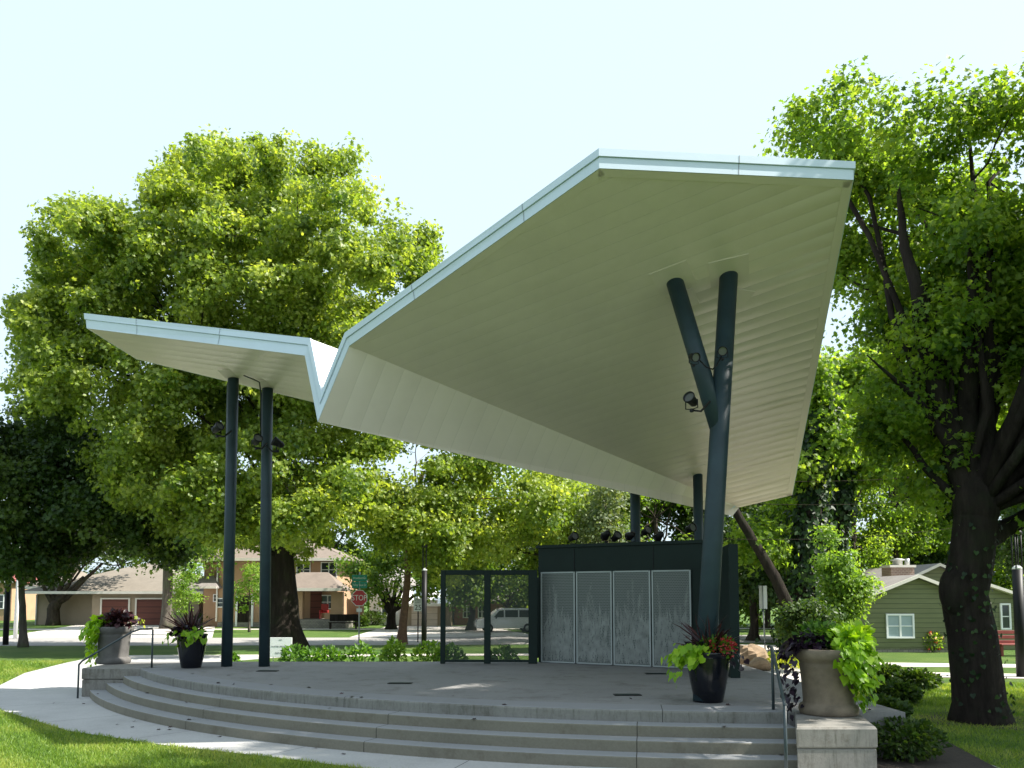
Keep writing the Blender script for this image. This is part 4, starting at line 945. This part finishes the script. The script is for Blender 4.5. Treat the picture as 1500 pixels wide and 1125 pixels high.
for x0, x1 in ((-1.25, -.35), (-.25, .75), (.85, 1.95)):
    top_ = 1.66; pts = [(x0 + (0 if x0 > -1 else .12), 1.13), (x1, 1.13), (x1 - (.1 if x1 > 1.8 else 0), top_), (x0 + (.55 if x0 < -1 else 0), top_ if x0 > -1 else 1.62)]
    for s in (-1, 1): MB().add([(x, s*(.925*(1 - .10*max(0, z-1.0)) + .004), z) for x, z in pts], [(0, 1, 2, 3) if s < 0 else (3, 2, 1, 0)]).build('window', MT['glass'], van)
for x in (-1.5, 1.5):
    for s in (-1, 1):
        wm = MB(); M_ = Matrix.Translation((x, s*.84, .33)) @ Matrix.Rotation(R(90), 4, 'X')
        wm.lathe([(.20, -.11), (.31, -.11), (.335, -.08), (.335, .08), (.31, .11), (.20, .11)], 24); wm.v = [tuple(M_ @ Vector(v)) for v in wm.v]; wl = wm.build('wheel', MT['black'], van)
        hm = MB().lathe([(0, -.09), (.21, -.10), (.21, .10), (0, .09)], 20); hm.v = [tuple(M_ @ Vector(v)) for v in hm.v]; hm.build('rim', MT['signback'], wl)
for s in (-.62, .62): MB().box((2.44, s, 1.0), (.05, .16, .5), bev=.01).build('tail_light', MT['signred'], van)
for s in (-.65, .65): MB().box((-2.42, s, .83), (.10, .34, .16), bev=.03).build('headlight', MT['lens'], van)
for s in (-1, 1): MB().box((-.95, s*1.0, 1.12), (.10, .18, .14), bev=.03).build('mirror', MT['black'], van)
# green house on the right
Y = 31.5; t = thing('house', 'sage green clapboard house with a white double window and brick chimney', 'house', (gx(1342, Y), Y, 0)); ox_ = t.location.x
X = lambda px: gx(px, Y) - ox_; Z = lambda py: at(1342, py, Y).z
ze, zp = Z(882), Z(846); xl, xr = X(1252), X(1434); m = MB()
m.add([(xl, 0, .15), (xr, 0, .15), (xr, 0, ze), (0, 0, zp), (xl, 0, ze), (xl, 9, .15), (xr, 9, .15), (xr, 9, ze), (0, 9, zp), (xl, 9, ze)], [(0, 1, 2, 3, 4), (9, 8, 7, 6, 5), (1, 6, 7, 2), (5, 0, 4, 9), (0, 5, 6, 1)])
m.build('wall', MT['green_siding'], t)
wallbox(t, xl + .02, xr - .02, .03, 8.9, -.2, .149, MT['stone'], 'foundation')
def gable(t, xl, xr, y0, y1, ze, zp, ov, th, mat, name='roof'):
    xm = (xl+xr)/2; sl_ = (zp-ze)/(xm-xl); a, b = xl-ov, xr+ov; za_ = ze - sl_*ov; v = []
    for y in (y0-ov*.8, y1+.3): v += [(a, y, za_), (xm, y, zp), (b, y, za_), (b, y, za_+th), (xm, y, zp+th), (a, y, za_+th)]
    r_ = MB().add(v, [(0,1,7,6),(1,2,8,7),(2,3,9,8),(3,4,10,9),(4,5,11,10),(5,0,6,11),(5,4,1,0),(4,3,2,1),(6,7,10,11),(7,8,9,10)]).build(name, mat, t)
    bm = MB(); y = y0 - ov*.8 - .03
    for (p0, p1) in (((a, za_), (xm, zp)), ((xm, zp), (b, za_))):
        bm.add([(p0[0], y, p0[1]-.02), (p1[0], y, p1[1]-.02), (p1[0], y, p1[1]+th+.01), (p0[0], y, p0[1]+th+.01), (p0[0], y+.05, p0[1]-.02), (p1[0], y+.05, p1[1]-.02), (p1[0], y+.05, p1[1]+th+.01), (p0[0], y+.05, p0[1]+th+.01)],
               [(0,1,2,3),(7,6,5,4),(0,4,5,1),(3,2,6,7),(1,5,6,2),(0,3,7,4)])
    bm.build('bargeboard', MT['trim'], r_)
gable(t, xl, xr, 0, 9, ze + .01, zp + .01, .32, .10, MT['roof_grey'])
window(t, X(1317.5), (Z(899)+Z(935))/2, X(1338) - X(1297), Z(899) - Z(935), -.02, 2, 'blind')
XC = lambda px: gx(px, 35.9) - ox_
ch = wallbox(t, XC(1301), XC(1335), 4.0, 4.9, zp - .9, at(1318, 831, Y + 4.5).z, MT['chimney'], 'chimney')
MB().box(((XC(1301)+XC(1335))/2, 4.45, at(1318, 830, Y + 4.5).z), (XC(1337) - XC(1299), 1.0, .10)).build('chimney_cap', MT['trim'], ch)
zc = at(1318, 829, Y + 4.5).z; xc = (XC(1301)+XC(1335))/2
MB().lathe([(.0, zc), (.20, zc), (.20, zc + .22), (.30, zc + .24), (.30, zc + .28), (0, zc + .34)], 12, (xc, 4.45, 0)).build('flue', MT['signback'], ch)
MB().tube([(xc + .42, 4.45, zc), (xc + .42, 4.45, zc + .32)], .10, 10).build('flue', MT['signback'], ch)
Y = 43.0; t = thing('house', 'pale green gable peeking over the roof of the sage green house', 'house', (gx(1375, Y), Y, 0)); ox_ = t.location.x
X = lambda px: gx(px, Y) - ox_; ze, zp = at(0, 846, Y).z, at(0, 829, Y).z; xl, xr = X(1338), X(1412)
m = MB().add([(xl, 0, 0), (xr, 0, 0), (xr, 0, ze), ((xl+xr)/2, 0, zp), (xl, 0, ze), (xl, 8, 0), (xr, 8, 0), (xr, 8, ze), ((xl+xr)/2, 8, zp), (xl, 8, ze)], [(0, 1, 2, 3, 4), (9, 8, 7, 6, 5), (1, 6, 7, 2), (5, 0, 4, 9)])
m.build('wall', MT['green_siding'], t); gable(t, xl, xr, 0, 8, ze + .01, zp + .01, .4, .12, MT['roof_grey'])
Y = 33.0; t = thing('house', 'grey green side wing with white window behind the big right trunk', 'house', (gx(1480, Y), Y, 0)); ox_ = t.location.x
X = lambda px: gx(px, Y) - ox_; ze, zp = at(0, 884, Y).z, at(0, 858, Y).z; xl, xr = X(1440), X(1580)
xp = X(1445)
m = MB().add([(xl, 0, 0), (xr, 0, 0), (xr, 0, ze-.6), (xp, 0, zp), (xl, 0, zp - .05), (xl, 8, 0), (xr, 8, 0), (xr, 8, ze-.6), (xp, 8, zp), (xl, 8, zp-.05)], [(0, 1, 2, 3, 4), (9, 8, 7, 6, 5), (1, 6, 7, 2), (5, 0, 4, 9)])
m.build('wall', MT['green_siding'], t); MB().add([(xp - .1, -.3, zp + .01), (xr + .3, -.3, ze - .66), (xr + .3, 8.2, ze - .66), (xp - .1, 8.2, zp + .01), (xp - .1, -.3, zp + .13), (xr + .3, -.3, ze - .54), (xr + .3, 8.2, ze - .54), (xp - .1, 8.2, zp + .13)], [(3,2,1,0),(4,5,6,7),(0,1,5,4),(1,2,6,5),(2,3,7,6),(3,0,4,7)]).build('roof', MT['trim'], t)
window(t, X(1472), at(0, 903, Y).z, .42, 1.05, -.03, 1, 'glass')
Y = 29.5; t = thing('garden_bench', 'red wooden slatted bench at the right edge beside the lamp post', 'bench', (gx(1492, Y), Y, 0))
zz = at(0, 948, Y).z
for k in range(3): MB().box((0, .28 + .03*k, .50 + .17*k), (1.6, .03, .12), bev=.006).build('slat', MT['redwood'], t)
MB().box((0, 0, .42), (1.6, .5, .05), bev=.008).build('seat', MT['redwood'], t)
for s in (-.7, .7): MB().box((s, .1, .2), (.08, .45, .4)).build('leg', MT['redwood'], t)
# far-left red house edge
Y = 74.0; t = thing('house', 'dull red house with pale lower wall at the far left edge', 'house', (gx(-30, Y), Y, 0)); ox_ = t.location.x
X = lambda px: gx(px, Y) - ox_
wallbox(t, X(-120), X(16), 0, 8, -.2, 3.4, MT['peach']); hip(t, X(-120), X(16), 0, 8, 3.41, 3.0, surf('dull_red_roof', (.25, .08, .07), .9, .2, 2.0), .5)
window(t, X(5), 1.7, 1.0, 1.3, -.04)
# boulder
p = at(1096, 958, 24.5); t = thing('boulder', 'rough tan limestone boulder behind the right end of the shed', 'boulder', (p.x, p.y, .10))
m = MB().sphere((0, 0, .22), .55, 18, 12, (1.15, .7, .62))
m.v = [tuple(Vector(v) * (1 + .16*math.sin(v[0]*7 + v[1]*5) * math.cos(v[2]*9 + v[0]*4) + .05*math.sin(v[0]*19 + v[2]*23))) for v in m.v]; m.sm = [False]*len(m.sm); m.build('rock', MT['rock'], t)
p2 = at(1073, 966, 24.0); t2 = thing('boulder', 'low tan flat rock lying left of the larger boulder', 'boulder', (at(1112, 966, 23.6).x, 23.6, .08))
m = MB().sphere((0, 0, .10), .35, 14, 9, (1.3, .8, .5)); m.v = [tuple(Vector(v)*(1 + .18*math.sin(v[0]*9+v[2]*6))) for v in m.v]; m.sm = [False]*len(m.sm); m.build('rock', MT['rock'], t2)
t2['label'] = 'small flat tan rock in front of the larger boulder'
# ------------------------------------------------------------------ trees
# big sycamore behind the left wing
Y = 33.5; b = onz(418, 950, 0); Y = b.y
lobes = []
def ell(px, py, rx, ry): return lambda x, y: ((x-px)/rx)**2 + ((y-py)/ry)**2 < 1
zones = [ell(330, 470, 215, 190), ell(180, 460, 130, 130), ell(500, 470, 120, 150), ell(390, 320, 145, 110), ell(110, 500, 90, 120), ell(250, 640, 120, 110), ell(450, 640, 130, 120), ell(590, 400, 42, 70), ell(150, 370, 90, 80), ell(395, 765, 105, 60), ell(330, 300, 110, 90), ell(400, 275, 130, 80), ell(290, 720, 80, 70)]
tr_ = random.Random(5)
while len(lobes) < 950:
    x, y = tr_.uniform(30, 630), tr_.uniform(198, 805)
    if any(z(x, y) for z in zones) and not (x > 470 and y > 770):
        r_ = tr_.uniform(8, 24); lobes.append(lob(x, y, Y - 1.5 + tr_.uniform(-4.5, 3.5), r_*1.15, r_, r_*.034))
tree('sycamore_tree', 'huge sunlit sycamore with thick dark trunk behind the left wing of the canopy', b,
     [b, at(416, 880, Y), at(414, 830, Y), at(412, 770, Y), at(405, 640, Y), at(395, 500, Y)], .72, .22, lobes, MT['syc'], MT['bark_dark'], 5400, 80, .56, .15, 'lobed', .42, 110, None, .5, .7, 1.5,
     [min(1, max(.36, .36 + .64*(780 - (PY - (c.z - EYE.z)/c.y*F))/560)) for c, r_ in lobes], maxlimb=26)
# right-hand part of the park canopy: tree with a slender brown trunk
b = onz(588, 944, 0); Y = b.y
lobes = [lob(600, 740, Y-2, 90, 80, 3.5), lob(690, 760, Y, 80, 70, 3.5), lob(700, 690, Y-1, 80, 60, 3), lob(610, 650, Y-1, 80, 60, 3), lob(790, 740, Y, 70, 60, 3), lob(590, 795, Y-2, 36, 26, 1.6), lob(655, 815, Y-1, 50, 34, 2)]
tree('park_tree', 'leafy tree on a slender brown trunk between the stop sign and the black lamp post', b,
     [b, at(592, 900, Y), at(597, 840, Y), at(600, 760, Y), at(620, 690, Y)], .22, .09, lobes, MT['syc'], surf('brown_trunk', (.13, .07, .045), .9, .3, 8.0, bmp=.5), 520, 130, .68, .155, 'lobed', .8, 60)
# dark trees at the left edge
b = onz(34, 948, 0); Y = b.y
lobes = [lob(40, 710, Y, 100, 90, 4), lob(-40, 670, Y, 80, 80, 4), lob(60, 780, Y-1, 110, 60, 3.5), lob(150, 760, Y, 90, 70, 3.5), lob(20, 830, Y-1, 70, 30, 2.5), lob(30, 640, Y+1, 46, 44, 2.6), lob(160, 690, Y+1, 70, 60, 3), lob(205, 745, Y, 55, 55, 2.6), lob(235, 800, Y, 45, 26, 2), lob(120, 630, Y+1.5, 48, 44, 2.2), lob(90, 660, Y, 60, 60, 2.5)]
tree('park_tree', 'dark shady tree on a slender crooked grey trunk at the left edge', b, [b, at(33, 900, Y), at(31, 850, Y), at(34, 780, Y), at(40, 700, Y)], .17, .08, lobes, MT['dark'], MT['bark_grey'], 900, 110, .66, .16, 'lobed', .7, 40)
b = onz(78, 916, 0); Y = b.y
lobes = [lob(60, 780, Y, 80, 46, 4), lob(130, 765, Y-2, 70, 50, 4), lob(175, 790, Y, 50, 30, 3), lob(20, 790, Y, 50, 40, 4)]
t = tree('yard_tree', 'low tree forking into many leaning limbs in front of the tan house', b, [b, at(78, 892, Y), at(82, 884, Y), at(84, 880, Y)], 0.48, .36, lobes, MT['dark'], MT['bark'], 230, 50, 1.1, .30, 'leaf', .55, 50, None, .45, .6, 1.2)
m = MB()
for px, py in ((60, 850), (72, 838), (100, 838), (112, 835), (150, 825), (122, 845)): m.tube(wob(at(80, 886, Y) - b, at(px, py, Y - .6) - b, 5, .2), taper(.24, .10, 5), 8)
m.build('limb', MT['bark'], t)
b = onz(245, 921, 0); Y = b.y
lobes = [lob(240, 690, Y, 90, 90, 4.5), lob(200, 770, Y-2, 60, 50, 3), lob(290, 740, Y, 60, 70, 3.5), lob(250, 800, Y+1, 60, 30, 3), lob(300, 800, Y, 50, 35, 3)]
tree('yard_tree', 'tall tree with stout grey trunk between the garage doors and the peach house', b, [b, at(246, 870, Y), at(245, 820, Y), at(248, 780, Y), at(246, 700, Y)], .42, .18, lobes, MT['back'], MT['bark_grey'], 330, 50, 1.1, .28, 'leaf', 1.0, 40, None, .4, .65, 1.35, [.8, .5, .7, .5, .5])
# small young trees
def small(name, label, px, py, lobes, n, per, cr, size, mat='lightgreen', bk='bark', r0=.07):
    b = onz(px, py, 0); Y = b.y; L_ = [lob(a, c, Y, d, e) for a, c, d, e in lobes]
    return tree(name, label, b, [b, at(px + 1, py - (py-lobes[0][1])*.45, Y), at(lobes[0][0], lobes[0][1], Y)], r0, r0*.35, L_, MT[mat], MT[bk], n, per, cr, size, 'leaf', .7, 14)
small('young_tree', 'small bright green young tree behind the left black pot', 272, 930, [(272, 848, 22, 34), (264, 885, 13, 20), (284, 880, 14, 20)], 100, 40, .32, .13)
small('young_tree', 'small multi-stemmed young tree between the two left columns', 365, 926, [(365, 850, 26, 30), (352, 880, 16, 20), (384, 865, 18, 24)], 100, 40, .34, .13, 'lightgreen', 'bark_grey')
b = onz(573, 922, 0); Y = b.y
lobes = [lob(560, 850, Y, 50, 34, 3), lob(600, 850, Y, 45, 34, 3), lob(535, 830, Y, 40, 28, 2.5), lob(630, 840, Y, 40, 34, 3), lob(590, 815, Y, 50, 26, 3)]
t = tree('yard_tree', 'dark low-branched tree in front of the white house right of the stop sign', b, [b, at(573, 905, Y), at(574, 895, Y)], .34, .26, lobes, MT['back'], MT['bark_dark'], 260, 50, .8, .22, 'leaf', .6, 50)
m = MB()
for px, py in ((548, 856), (566, 862), (588, 862), (606, 872), (580, 850)): m.tube(wob(at(573, 900, Y) - b, at(px, py, Y - .4) - b, 5, .2), taper(.2, .09, 5), 8)
m.build('limb', MT['bark_dark'], t)

# trees beyond the shed and the street: six prototypes, then placed
def bgtree(label, px, Y, ytop, ybot, rx, mat, n=360, per=90, size=.24, bk='bark', shape='leaf', name='street_tree', yb=None):
    b = Vector((at(px, 800, Y).x, Y, 0)); h = (ybot-ytop)/2; yc = (ytop+ybot)/2
    tr_ = random.Random(int(px*7 + Y)); lobes = []
    while len(lobes) < 20:
        x, y = tr_.uniform(-1, 1), tr_.uniform(-1, 1)
        if x*x + y*y < .85: lobes.append(lob(px + rx*x, yc + h*y, Y + tr_.uniform(-2.5, 2.5), rx*tr_.uniform(.22, .42), h*tr_.uniform(.2, .34), 1.6))
    return tree(name, label, b, [b, b + Vector((.1, 0, (at(px, ybot, Y).z)*.6)), at(px, yc, Y)], .30, .12, lobes, MT[mat], MT[bk], n, per, .85, size, shape, .8, 30, None, .5)
bgtree('broad green tree behind the perforated screen and the lamp post', 690, 52, 700, 880, 95, 'back')
bgtree('bright sunlit tree behind the left end of the shed roof', 800, 44, 680, 840, 85, 'syc', 380, 100, .20, shape='lobed')
bgtree('dark green tree behind the row of roof spotlights', 960, 46, 660, 860, 90, 'maple')
bgtree('shady tree behind the rear column and the shed', 1050, 50, 650, 880, 90, 'dark', 420)
bgtree('rounded green tree behind the gap right of the shed', 1120, 56, 690, 905, 80, 'maple')
bgtree('dull olive tree low behind the dark screen post', 745, 58, 780, 905, 80, 'back', 300)
bgtree('mid green tree behind the brick house roof', 850, 66, 760, 900, 80, 'back', 260)
bgtree('tall pale tree above the roof of the peach house', 470, 75, 690, 880, 110, 'back', 300, 45, .36)
bgtree('airy tree above the garage house roof', 180, 80, 760, 860, 90, 'pine', 120, 40, .34)
bgtree('hazy green tree behind the white house', 600, 78, 760, 900, 90, 'lightgreen', 220, 45, .36)
t = bgtree('pale drooping conifer behind the shed spotlights', 885, 38, 715, 840, 26, 'pine', 130, 60, .20, 'bark_pale')
# right-hand background wood
bgtree('tall leafy tree behind the chimney of the green house', 1310, 54, 470, 840, 110, 'maple', 480, 110, .22, name='wood_tree')
bgtree('dense tree left of the green house gable', 1250, 52, 520, 870, 90, 'maple', 330, 100, .22, name='wood_tree')
bgtree('broad tree behind the big right trunk', 1420, 56, 480, 850, 120, 'maple', 400, 100, .23, name='wood_tree')
bgtree('dark tree at the far right behind the side wing', 1530, 42, 450, 880, 110, 'dark', 400, 90, .24, name='wood_tree')
bgtree('shaded tree behind the ivy-covered trunks', 1190, 38, 560, 880, 60, 'maple', 260, 90, .20, name='wood_tree')
bgtree('low dark tree filling the gap beside the rear canopy tip', 1100, 40, 740, 900, 50, 'dark', 240, 50, .24, name='wood_tree')

bgtree('low dark tree behind the two-plate road sign', 1105, 60, 755, 915, 60, 'maple', 240)
bgtree('soft green tree behind the left roof slope of the green house', 1275, 62, 600, 890, 90, 'maple', 330, name='wood_tree')
bgtree('deep green tree between the green house and the big right trunk', 1400, 60, 640, 890, 90, 'dark', 330, name='wood_tree')
bgtree('deep green tree behind the lamp post at the right edge', 1500, 58, 620, 900, 90, 'maple', 330, name='wood_tree')
# ivy-clad trunks right of the canopy
def ivy_tree(label, base_px, pts, rad, n, lobes=None, ivy=.9):
    b = onz(*base_px, 0); Y = b.y; W = [b] + [at(x, y, Y) for x, y in pts]; t = thing('ivy_tree', label, 'tree', b)
    P = [p - b for p in W]; q = []
    for i in range(len(P)-1): q += wob(P[i], P[i+1], 4, .06)[:-1]
    q.append(P[-1]); rr = taper(rad, rad*.45, len(q)-1); MB().tube(q, rr, 12).build('trunk', MT['bark_dark'], t)
    k = rng.integers(0, len(q)-1, n); f = rng.random(n); A_ = np.array([tuple(v) for v in q]); c = A_[k]*(1-f)[:, None] + A_[k+1]*f[:, None]
    d = rdir(n); d[:, 2] *= .3; d = unit(d); r_ = np.array(rr)[k]*(1.0 + ivy*rng.random(n)**2*(1 + .8*np.sin(k*1.7)))
    cards('ivy', MT['ivy'], t, c + d*r_[:, None], unit(d*.3 + rdir(n)*.5 + np.array([0, 0, -.7])), unit(d + rdir(n)*.4), .17*(.6 + .8*rng.random(n)), rng.random(n), 'heart')
    if lobes: crown('crown', MT['maple'], t, [lob(a, c_, Y, e, f_) for a, c_, e, f_ in lobes], 260, 45, .7, .18, 'lobed')
    return t
ivy_tree('thick ivy-smothered trunk right of the shed with sparse crown', (1172, 958), [(1178, 880), (1185, 790), (1190, 700), (1200, 620), (1203, 560)], .62, 5200, [(1190, 560, 40, 50), (1215, 640, 36, 40), (1165, 690, 26, 40)], 1.0)
ivy_tree('second ivy-covered leaning trunk left of the green house', (1215, 955), [(1222, 880), (1230, 760), (1240, 690), (1252, 600)], .42, 3000, [(1255, 560, 36, 40), (1270, 660, 40, 50)], .9)
b = onz(1163, 962, 0); Y = b.y
W = [b, at(1160, 900, Y), at(1135, 845, Y), at(1108, 800, Y), at(1085, 762, Y), at(1060, 715, Y)]
tree('leaning_tree', 'dark bare trunk leaning left towards the rear tip of the canopy', b, W, .26, .13, [lob(1040, 690, Y+2, 50, 50, 2.5), lob(1110, 800, Y+1.5, 24, 30, 1.5)], MT['maple'], MT['bark_dark'], 160, 45, .7, .18, 'lobed', .6, 14)
# bright shrub-tree against the ivy
small('shrub_tree', 'bright yellow green bushy tree in front of the ivy trunks', 1216, 975, [(1224, 835, 22, 36), (1240, 868, 24, 28), (1214, 795, 14, 22), (1256, 858, 22, 12), (1228, 895, 26, 24)], 230, 55, .36, .13, 'lightgreen', 'bark', .09)
small('shrub_tree', 'mid green shady bush between the ivy trunk and the right urn', 1180, 985, [(1196, 912, 34, 28), (1165, 910, 22, 24)], 100, 50, .34, .12, 'dark', 'bark', .06)

# big old maple at the right
b = onz(1437, 1058, 0); Y = b.y
tp = [b, at(1432, 1000, Y), at(1424, 930, Y), at(1412, 870, Y), at(1425, 800, Y), at(1430, 740, Y)]
lobes = [lob(1275, 330, Y+2, 90, 90, 2.2), lob(1250, 250, Y+2, 100, 60, 2.0), lob(1390, 270, Y+2, 105, 80, 2.2), lob(1335, 430, Y+2, 95, 80, 2.0), lob(1300, 545, Y+3, 48, 60, 1.5), lob(1450, 420, Y+1.6, 95, 100, 2.2),
         lob(1560, 380, Y, 110, 130, 2.6), lob(1350, 610, Y+2, 70, 76, 1.7), lob(1450, 570, Y+2, 90, 80, 1.8), lob(1560, 600, Y, 95, 110, 2.4), lob(1480, 230, Y+1, 90, 76, 2.2), lob(1700, 450, Y-.5, 150, 160, 3), lob(1620, 720, Y-1, 90, 70, 2.0),
         lob(1385, 715, Y+1, 60, 46, 1.4), lob(1370, 500, Y+.2, 60, 60, 1.3), lob(1470, 640, Y-.3, 60, 50, 1.2), lob(1420, 330, Y-.2, 60, 60, 1.2), lob(1300, 620, Y+.6, 40, 36, .9),
         (Vector((9.7, 8.9, 11.2)), (2.6, 1.9, 2.4)), (Vector((11.6, 10.2, 9.6)), (2.2, 1.9, 2.2)), (Vector((13.8, 12, 8)), (3, 3, 2.8)), (Vector((10.6, 11.2, 10.6)), (2.0, 1.6, 2.0)), (Vector((11.2, 12.1, 12.0)), (1.8, 1.4, 1.6)), (Vector((10.6, 10.4, 13.4)), (1.6, 1.4, 1.5)), (Vector((11.5, 12.8, 10.6)), (1.6, 1.4, 1.6)), (Vector((10.4, 11, 11.6)), (2, 1.6, 1.8)), lob(1200, 215, Y+2.4, 70, 50, 1.8), lob(1320, 235, Y+1.5, 90, 60, 2), lob(1420, 200, Y+1, 80, 50, 2), lob(1230, 400, Y+3, 50, 80, 1.6), lob(1290, 470, Y+2.4, 70, 60, 1.6), lob(1480, 500, Y+.6, 70, 70, 1.8), (Vector((15.6, 11, 7.5)), (3, 3, 2.6)), (Vector((12.8, 9.6, 6.8)), (2.4, 2.4, 1.8)), (Vector((13.4, 10.8, 7.6)), (1.8, 1.8, 1.6)), (Vector((14.2, 14.6, 6.4)), (2.4, 2.4, 1.8)), (Vector((15.2, 8.8, 9.6)), (2.6, 2.4, 2.2)), (Vector((16.4, 14.5, 8.5)), (3, 3, 3)), (Vector((10.4, 8.6, 13)), (2.6, 2.2, 2.4)), lob(1760, 640, Y-2, 130, 120, 2.6), lob(1650, 260, Y, 130, 120, 2.8), lob(1830, 300, Y-1, 140, 150, 3)]  # Vector lobes: unseen crown parts added to shade stage, steps and lawn
t = tree('maple_tree', 'massive old maple with ivy on its swollen trunk at the right', b, tp, .43, .33, lobes, MT['maple'], MT['bark_dark'], 3500, 95, .46, .10, 'lobed', .5, 140, None, .45, .7, 1.3,
     [.95]*len(lobes))
m = MB()
for pts, r0, r1 in (([(1430, 745), (1380, 600), (1345, 430), (1322, 340), (1315, 270)], .24, .03), ([(1428, 745), (1415, 600), (1422, 470), (1425, 380), (1405, 290)], .25, .03), ([(1432, 745), (1450, 520), (1452, 300)], .20, .012),
                    ([(1425, 800), (1470, 775), (1540, 735), (1700, 690)], .26, .03), ([(1428, 760), (1470, 690), (1530, 610), (1600, 480)], .22, .02), ([(1400, 660), (1340, 580), (1270, 520)], .13, .01)):
    w_ = [at(x, y, Y + .3*(i % 2) - .05) - b for i, (x, y) in enumerate(pts)]; q = []
    for i in range(len(w_)-1): q += wob(w_[i], w_[i+1], 4, .10)[:-1]
    q.append(w_[-1]); m.tube(q, taper(r0, r1, len(q)-1), 12)
m.sphere(tuple(tp[-1] - b), .37, 16, 10, (1, 1, 1.5))
m.build('limb', MT['bark_dark'], t)
m = MB().sphere(tuple(at(1402, 866, Y - .1) - b), .30, 18, 12, (.95, .9, 1.5)); m.build('burl', MT['bark_dark'], t)
n = 150; kk = rng.random(n); A_ = np.array([tuple(p - b) for p in tp]); s = kk*4.6; j = np.minimum(s.astype(int), 4); f = s - j; c = A_[j]*(1-f)[:, None] + A_[j+1]*f[:, None]
d = rdir(n); d[:, 2] *= .2; d[:, 1] -= .7; d = unit(d)
cards('ivy', MT['ivy'], t, c + d*(.48 - .12*kk + .06*rng.random(n))[:, None], unit(rdir(n)*.6 + np.array([0, 0, -.8])), unit(d + rdir(n)*.3), .068*(.6 + .8*rng.random(n)), rng.random(n), 'heart')

# ------------------------------------------------------------------ shrubs and flowers
row = [(340, 'dark low shrub between the two left columns on the stage back edge'), (432, 'low leafy shrub just right of the white notice'), (458, 'second low leafy shrub right of the white notice'), (484, 'spreading low shrub under the sycamore trunk, left of the stop sign'),
       (528, 'bushy low shrub below the stop sign behind the stage'), (577, 'narrow upright shrub below the slender brown trunk'), (631, 'bright yellow green shrub at the foot of the black lamp post'), (660, 'shrub seen through the left panel of the perforated screen'), (735, 'shrub seen through the right panel of the perforated screen')]
for i, (px, lb) in enumerate(row):
    Y = 20.6 + .3*math.sin(i*2.1); z1 = at(px, (958, 946, 950, 948, 944, 936, 940, 945, 948)[i], Y).z
    shrub(lb, (at(px, 900, Y).x, Y, 0), (.22, .34, .34, .36, .5, .30, .46, .4, .4)[i], z1, MT['lightgreen' if i in (5, 6) else 'green'], 520, .11, 'leaf', 'low shrubs planted behind the stage')
for px, py, lb, fl, r_, h_ in ((1289, 952, 'pale pink rose bush at the left end of the green house wall', 'pink', .45, .85), (1362, 955, 'red and white rose bush under the green house wall', 'red', .38, .8)):
    p = onz(px, py, 0); o = shrub(lb, (p.x, p.y - .2, 0), r_, h_, MT['maple'], 500, .10, 'leaf', 'rose bushes by the green house', 'rose_bush', 'rose bush', MT[fl], 46 if fl == 'pink' else 18)
    if fl == 'red':
        d = rdir(22, .5); P = np.repeat(d*np.array([r_, r_, h_*.45])*1.04 + np.array([0, 0, h_*.48]), 5, 0) + rng.normal(size=(110, 3))*.02
        cards('pale_blossom', MT['pink'], o, P, rdir(110), rdir(110, .4), .07, np.full(110, .95), 'leaf', 1.6)
p = onz(1322, 1120, 0)
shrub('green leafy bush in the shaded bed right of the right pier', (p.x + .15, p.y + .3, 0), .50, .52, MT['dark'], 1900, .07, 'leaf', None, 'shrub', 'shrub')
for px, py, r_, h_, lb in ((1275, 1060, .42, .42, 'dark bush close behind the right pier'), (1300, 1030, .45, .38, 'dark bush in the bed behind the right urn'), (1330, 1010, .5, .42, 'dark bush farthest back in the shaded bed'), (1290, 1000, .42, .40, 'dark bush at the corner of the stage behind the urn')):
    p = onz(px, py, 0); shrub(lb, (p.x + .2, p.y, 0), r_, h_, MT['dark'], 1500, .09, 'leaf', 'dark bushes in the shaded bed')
p = at(1130, 955, 25.5); n = 1600
P = np.column_stack([p.x + rng.uniform(-.9, .9, n), 25.5 + rng.uniform(-1.6, 2.0, n), rng.uniform(.02, .25, n)])
tag(cards('ground_cover', MT['yellow'], None, P, rdir(n, .3), rdir(n, .8), .12*(.6+.7*rng.random(n)), rng.random(n)), 'yellow green ground cover beside the tan boulder', 'ground cover', None, 'stuff')
for px, py, r_, h_, lb in ((548, 916, .9, 1.0, 'round dark bush by the white house wall'), (528, 918, .6, .7, 'small dark bush at the foot of the peach house wall'), (305, 917, 1.4, .9, 'dark hedge bush under the left corner of the peach house'), (350, 916, 1.3, .9, 'dark hedge bush beside the peach house door'), (460, 919, .5, .4, 'small pale bush at the porch steps')):
    p = onz(px, py, 0); shrub(lb, (p.x, p.y, 0), r_, h_, MT['dark'], 700, .18, 'leaf', 'bushes along the house fronts')
# dry leaves on the concrete
n = 46; th = rng.uniform(R(205), R(275), n); rr = rng.uniform(12.5, 15.6, n)
zz = np.where(rr < 14, .606, np.where(rr < 14.3, .446, np.where(rr < 14.6, .301, np.where(rr < 14.9, .156, .014))))
P = np.column_stack([CX + rr*np.cos(th), CY + rr*np.sin(th), zz])
tag(cards('leaf_litter', MT['spike'], None, P, unit(rdir(n)*np.array([1, 1, .15])), rdir(n, 2.0), .07, rng.random(n), 'lobed'), 'dry brown leaves scattered on the steps and walkway', 'fallen leaves', None, 'stuff')
